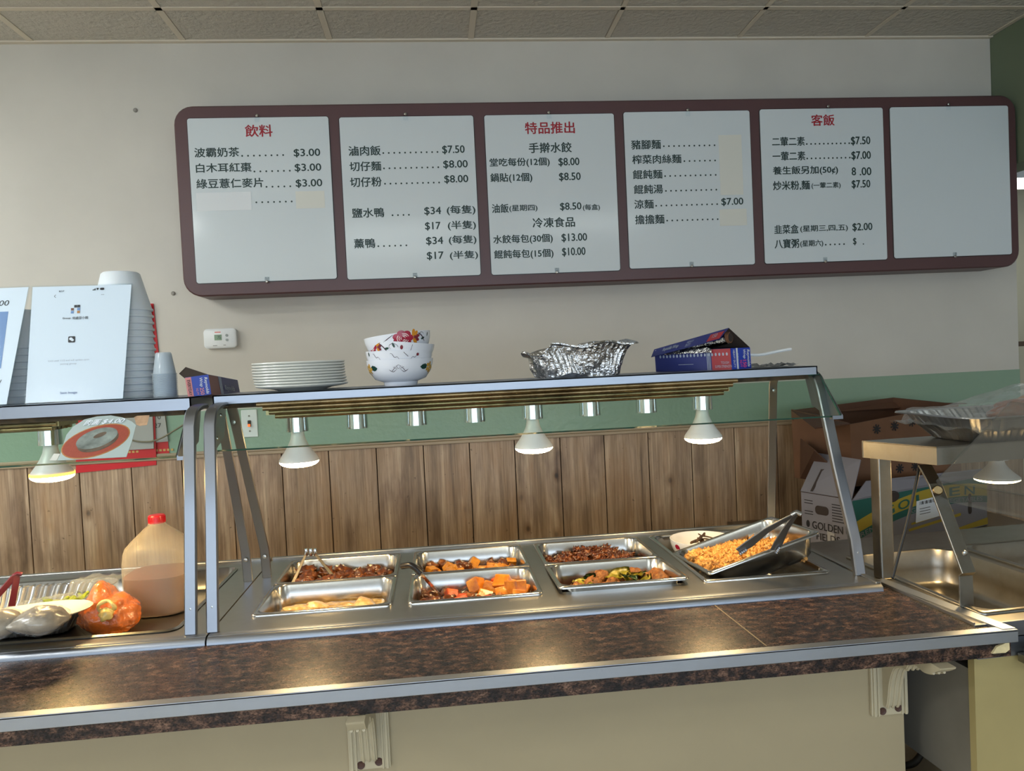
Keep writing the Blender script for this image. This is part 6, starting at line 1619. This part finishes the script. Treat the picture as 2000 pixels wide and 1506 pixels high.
band('yellow_stripe', lambda s: .36 + .25 * (s - .5), lambda s: .40 + .26 * (s - .5), 'carton_yellow', .0006, .40, .72)
b = NB()
for ch, s in zip('GOLDEN', (.20, .31, .44, .56, .69, .81)):
    y = H * (arcf(.73, .9)(s)); sl = -2 * .9 * (s - .62) * H / L2
    d = (u2 + up_ * sl).normalized(); letter(b, ch, O2 + n2 * .0016 + u2 * L2 * s + up_ * y, d, n2.cross(d) * -1 if (n2.cross(d)).z < 0 else n2.cross(d), L2 * .085, H * .17, 0, .03)
obj('green_lettering', b, 'carton_green', cc)
b = NB()
for s_, s, w in (('PREMIUM', .02, .22), ('GREEN', .40, .15), ('VEGETABLES', .66, .30)):
    sm_ = s + w / 2; y = H * (arcf(.60, .85)(sm_)) - H * .01; sl = -2 * .85 * (sm_ - .62) * H / L2; d = (u2 + up_ * sl).normalized(); uu = n2.cross(d); uu = -uu if uu.z < 0 else uu
    letter(b, s_, O2 + n2 * .0008 + u2 * L2 * s + up_ * (y - sl * L2 * w / 2), d, uu, L2 * w, H * .085, 0, .01)
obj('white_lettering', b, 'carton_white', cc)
b = NB(); patch(b, O2 + n2 * .002, u2, up_, [(L2 * .43, H * .36), (L2 * .63, H * .40), (L2 * .60, H * .78), (L2 * .44, H * .76)], 0, .0006); sk = obj('shipping_label', b, 'paper', cc)
b = NB()
for k in range(12): patch(b, O2 + n2 * .0029, u2, up_, [(L2 * (.46 + .010 * k), H * .68), (L2 * (.462 + .010 * k + .003 * (k % 3)), H * .68), (L2 * (.462 + .010 * k + .003 * (k % 3)), H * .74), (L2 * (.46 + .010 * k), H * .74)], 0, .0002)
for k in range(3): patch(b, O2 + n2 * .0029, u2, up_, [(L2 * .46, H * (.50 + .05 * k)), (L2 * .54, H * (.50 + .05 * k)), (L2 * .54, H * (.51 + .05 * k)), (L2 * .46, H * (.51 + .05 * k))], 0, .0002)
obj('barcode', b, 'carton_ink', sk)
b = NB(); patch(b, O2 + n2 * .001, u2, up_, [(L2 * .855 + q[0], H * .50 + q[1]) for q in rrect(.022, .085, .011, 4)], 0, .0006); patch(b, O2 + n2 * .001, u2, up_, [(L2 * .27 + q[0], H * .93 + q[1]) for q in ell(0, 0, .04, .022)], 0, .0012); obj('hand_hole', b, 'box_inside', cc)
u1 = -e1.normalized(); L1 = e1.length; n1 = u1.cross(up_)
if n1.dot(e2) > 0: n1 = -n1
O1 = bot[3] + n1 * .0012
b = NB(); patch(b, O1, u1, up_, [(L1 * .42 + q[0], H * .72 + q[1]) for q in rrect(.062, .034, .014, 4)], 0, .0006); obj('hand_hole', b, 'box_inside', cc)
b = NB(); M['font'] = M['carton_ink']
letter(b, 'GOLDEN', O1 + n1 * .0004 + u1 * L1 * .22 + up_ * H * .36, u1, up_, L1 * .60, H * .14, 0, 0, 0, .0012); obj('black_lettering', b, 'carton_ink', cc); b = NB(); letter(b, 'FIELDS', O1 + n1 * .0004 + u1 * L1 * .30 + up_ * H * .17, u1, up_, L1 * .46, H * .13, 0, 0, 0, .0012)
obj('black_lettering', b, 'carton_ink', cc); b = NB(); patch(b, O1, u1, up_, [(L1 * .13 + q[0], H * .43 + q[1]) for q in ell(0, 0, .008, .014)], 0, .0008); patch(b, O1, u1, up_, [(L1 * .91 + q[0], H * .43 + q[1]) for q in ell(0, 0, .008, .014)], 0, .0008)
obj('leaf_mark', b, 'carton_ink', cc); b = NB()
for k in range(7): 
    for a, c in ((.62, .90),): patch(b, O1, u1, up_, [(L1 * a, H * (.86 - .05 * k)), (L1 * (c - .04 * (k % 3)), H * (.86 - .05 * k)), (L1 * (c - .04 * (k % 3)), H * (.875 - .05 * k)), (L1 * a, H * (.875 - .05 * k))], 0, .0005)
for k in range(2):
    for z in (.86, .66): patch(b, O1, u1, up_, [(L1 * .07, H * (z - .05 * k)), (L1 * .24, H * (z - .05 * k)), (L1 * .24, H * (z + .014 - .05 * k)), (L1 * .07, H * (z + .014 - .05 * k))], 0, .0005)
obj('fine_print', b, 'carton_ink', cc)
b = NB(); patch(b, O1 + n1 * .001, u1, up_, [(L1 * .50, H * .10), (L1 * .64, H * .07), (L1 * .66, H * .34), (L1 * .52, H * .38)], 0, .0006); obj('small_label', b, 'paper_grey', cc)
# its raised end flap
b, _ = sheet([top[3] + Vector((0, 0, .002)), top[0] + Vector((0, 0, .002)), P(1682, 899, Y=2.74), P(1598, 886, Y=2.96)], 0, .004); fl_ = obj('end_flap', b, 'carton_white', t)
b = NB(); q = [P(1583, 960, Y=2.83), P(1588, 960, Y=2.825), P(1608, 925, Y=2.86), P(1621, 924, Y=2.84), P(1621, 917, Y=2.85), P(1604, 917, Y=2.87)]; nn = Vector((-.55, -.7, .3)).normalized(); loft(b, [[tuple(p + nn * .004) for p in q], [tuple(p + nn * .006) for p in q]]); obj('cut_slot', b, 'box_inside', fl_)
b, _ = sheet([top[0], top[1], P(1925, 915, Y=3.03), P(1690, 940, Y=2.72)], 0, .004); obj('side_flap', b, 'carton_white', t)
# big brown open box on top
BY = 2.90
q = [P(1690, 940, Y=BY), P(1885, 915, Y=BY + .10), P(1872, 789, Y=BY + .10), P(1660, 829, Y=BY)]
zb1 = zt0 + .002; q[0].z = zb1; q[1].z = zb1; ztop = (q[2].z + q[3].z) / 2; 
q[0].x = q[3].x + .005; q[1].x = q[2].x + .005
dv = Vector((-.10, .30, 0))
t = thing('cardboard_box', ((q[0].x + q[1].x) / 2, BY + .15, zb1), 'big open brown cardboard box with black star marks on top', 'box', 'cartons in the corner')
outer_b = [q[0], q[1], q[1] + dv, q[0] + dv]; outer_t = [q[3], q[2], q[2] + dv + Vector((0, 0, .02)), q[3] + dv + Vector((0, 0, .045))]
b = NB(); loft(b, [[tuple(p) for p in outer_b], [tuple(p) for p in outer_t]], 0, True, False)
c_ = sum(outer_t, Vector()) / 4; ti = [c_ + (p - c_) * .975 for p in outer_t]; c2 = sum(outer_b, Vector()) / 4; bi = [c2 + (p - c2) * .975 + Vector((0, 0, .006)) for p in outer_b]
loft(b, [[tuple(p) for p in outer_t], [tuple(p) for p in ti], [tuple(p) for p in bi]], 1, False, True); cb_ = obj('box_body', b, ['cardboard', 'cardboard_dark'], t)
uf = (q[1] - q[0]).normalized(); nf = uf.cross(up_); nf = -nf if nf.y > 0 else nf; vf = up_
b = NB()
for px, py in ((1712, 838), (1747, 832), (1780, 824), (1814, 817), (1757, 915), (1787, 911), (1850, 808)):
    v = CR * ((px - IMW / 2) / FPX) - CU * ((py - IMH / 2) / FPX) + CF; c = CP + v * ((q[0] - CP).dot(nf) / v.dot(nf)) + nf * .001
    for k in range(4):
        a = pi * k / 4 + .2; d = uf * cos(a) + vf * sin(a); e = uf * -sin(a) + vf * cos(a); patch(b, c + nf * .0002 * k, d, e, [(-.020, -.003), (.020, -.003), (.020, .003), (-.020, .003)], 0, .0005)
obj('star_marks', b, 'carton_ink', cb_)
b, _ = sheet([outer_t[3], outer_t[0], P(1592, 838, Y=BY - .10), P(1597, 812, Y=BY + .25)], 0, .005); obj('end_flap', b, 'cardboard_dark', t)
b, _ = sheet([outer_t[3] + Vector((0, -.01, -.04)), outer_t[2] + Vector((0, -.01, -.02)), P(1888, 787, Y=BY + .40), P(1640, 802, Y=BY + .33)], 0, .005); obj('rear_flap', b, 'cardboard_dark', t)
b, _ = sheet([q[0] + Vector((-.002, 0, 0)), q[0] + dv * .9, P(1563, 858, Y=BY + .2), P(1590, 880, Y=BY - .04)], 0, .005); obj('torn_flap', b, 'cardboard_dark', t)
# pale stain of the floor under the station: a dropped cable
b = NB(); tube(b, spline([tuple(P(x, y, Z=.02)) for x, y in ((1762, 1497), (1785, 1490), (1800, 1470), (1805, 1440))], 5), .012, 8); tag(obj('floor_cable', b, 'cord', smooth=180), 'thick black cable on the floor under the right station', 'cable')
for o in list(bpy.data.objects):
    if o.type == 'MESH' and not o.data.users: bpy.data.objects.remove(o)
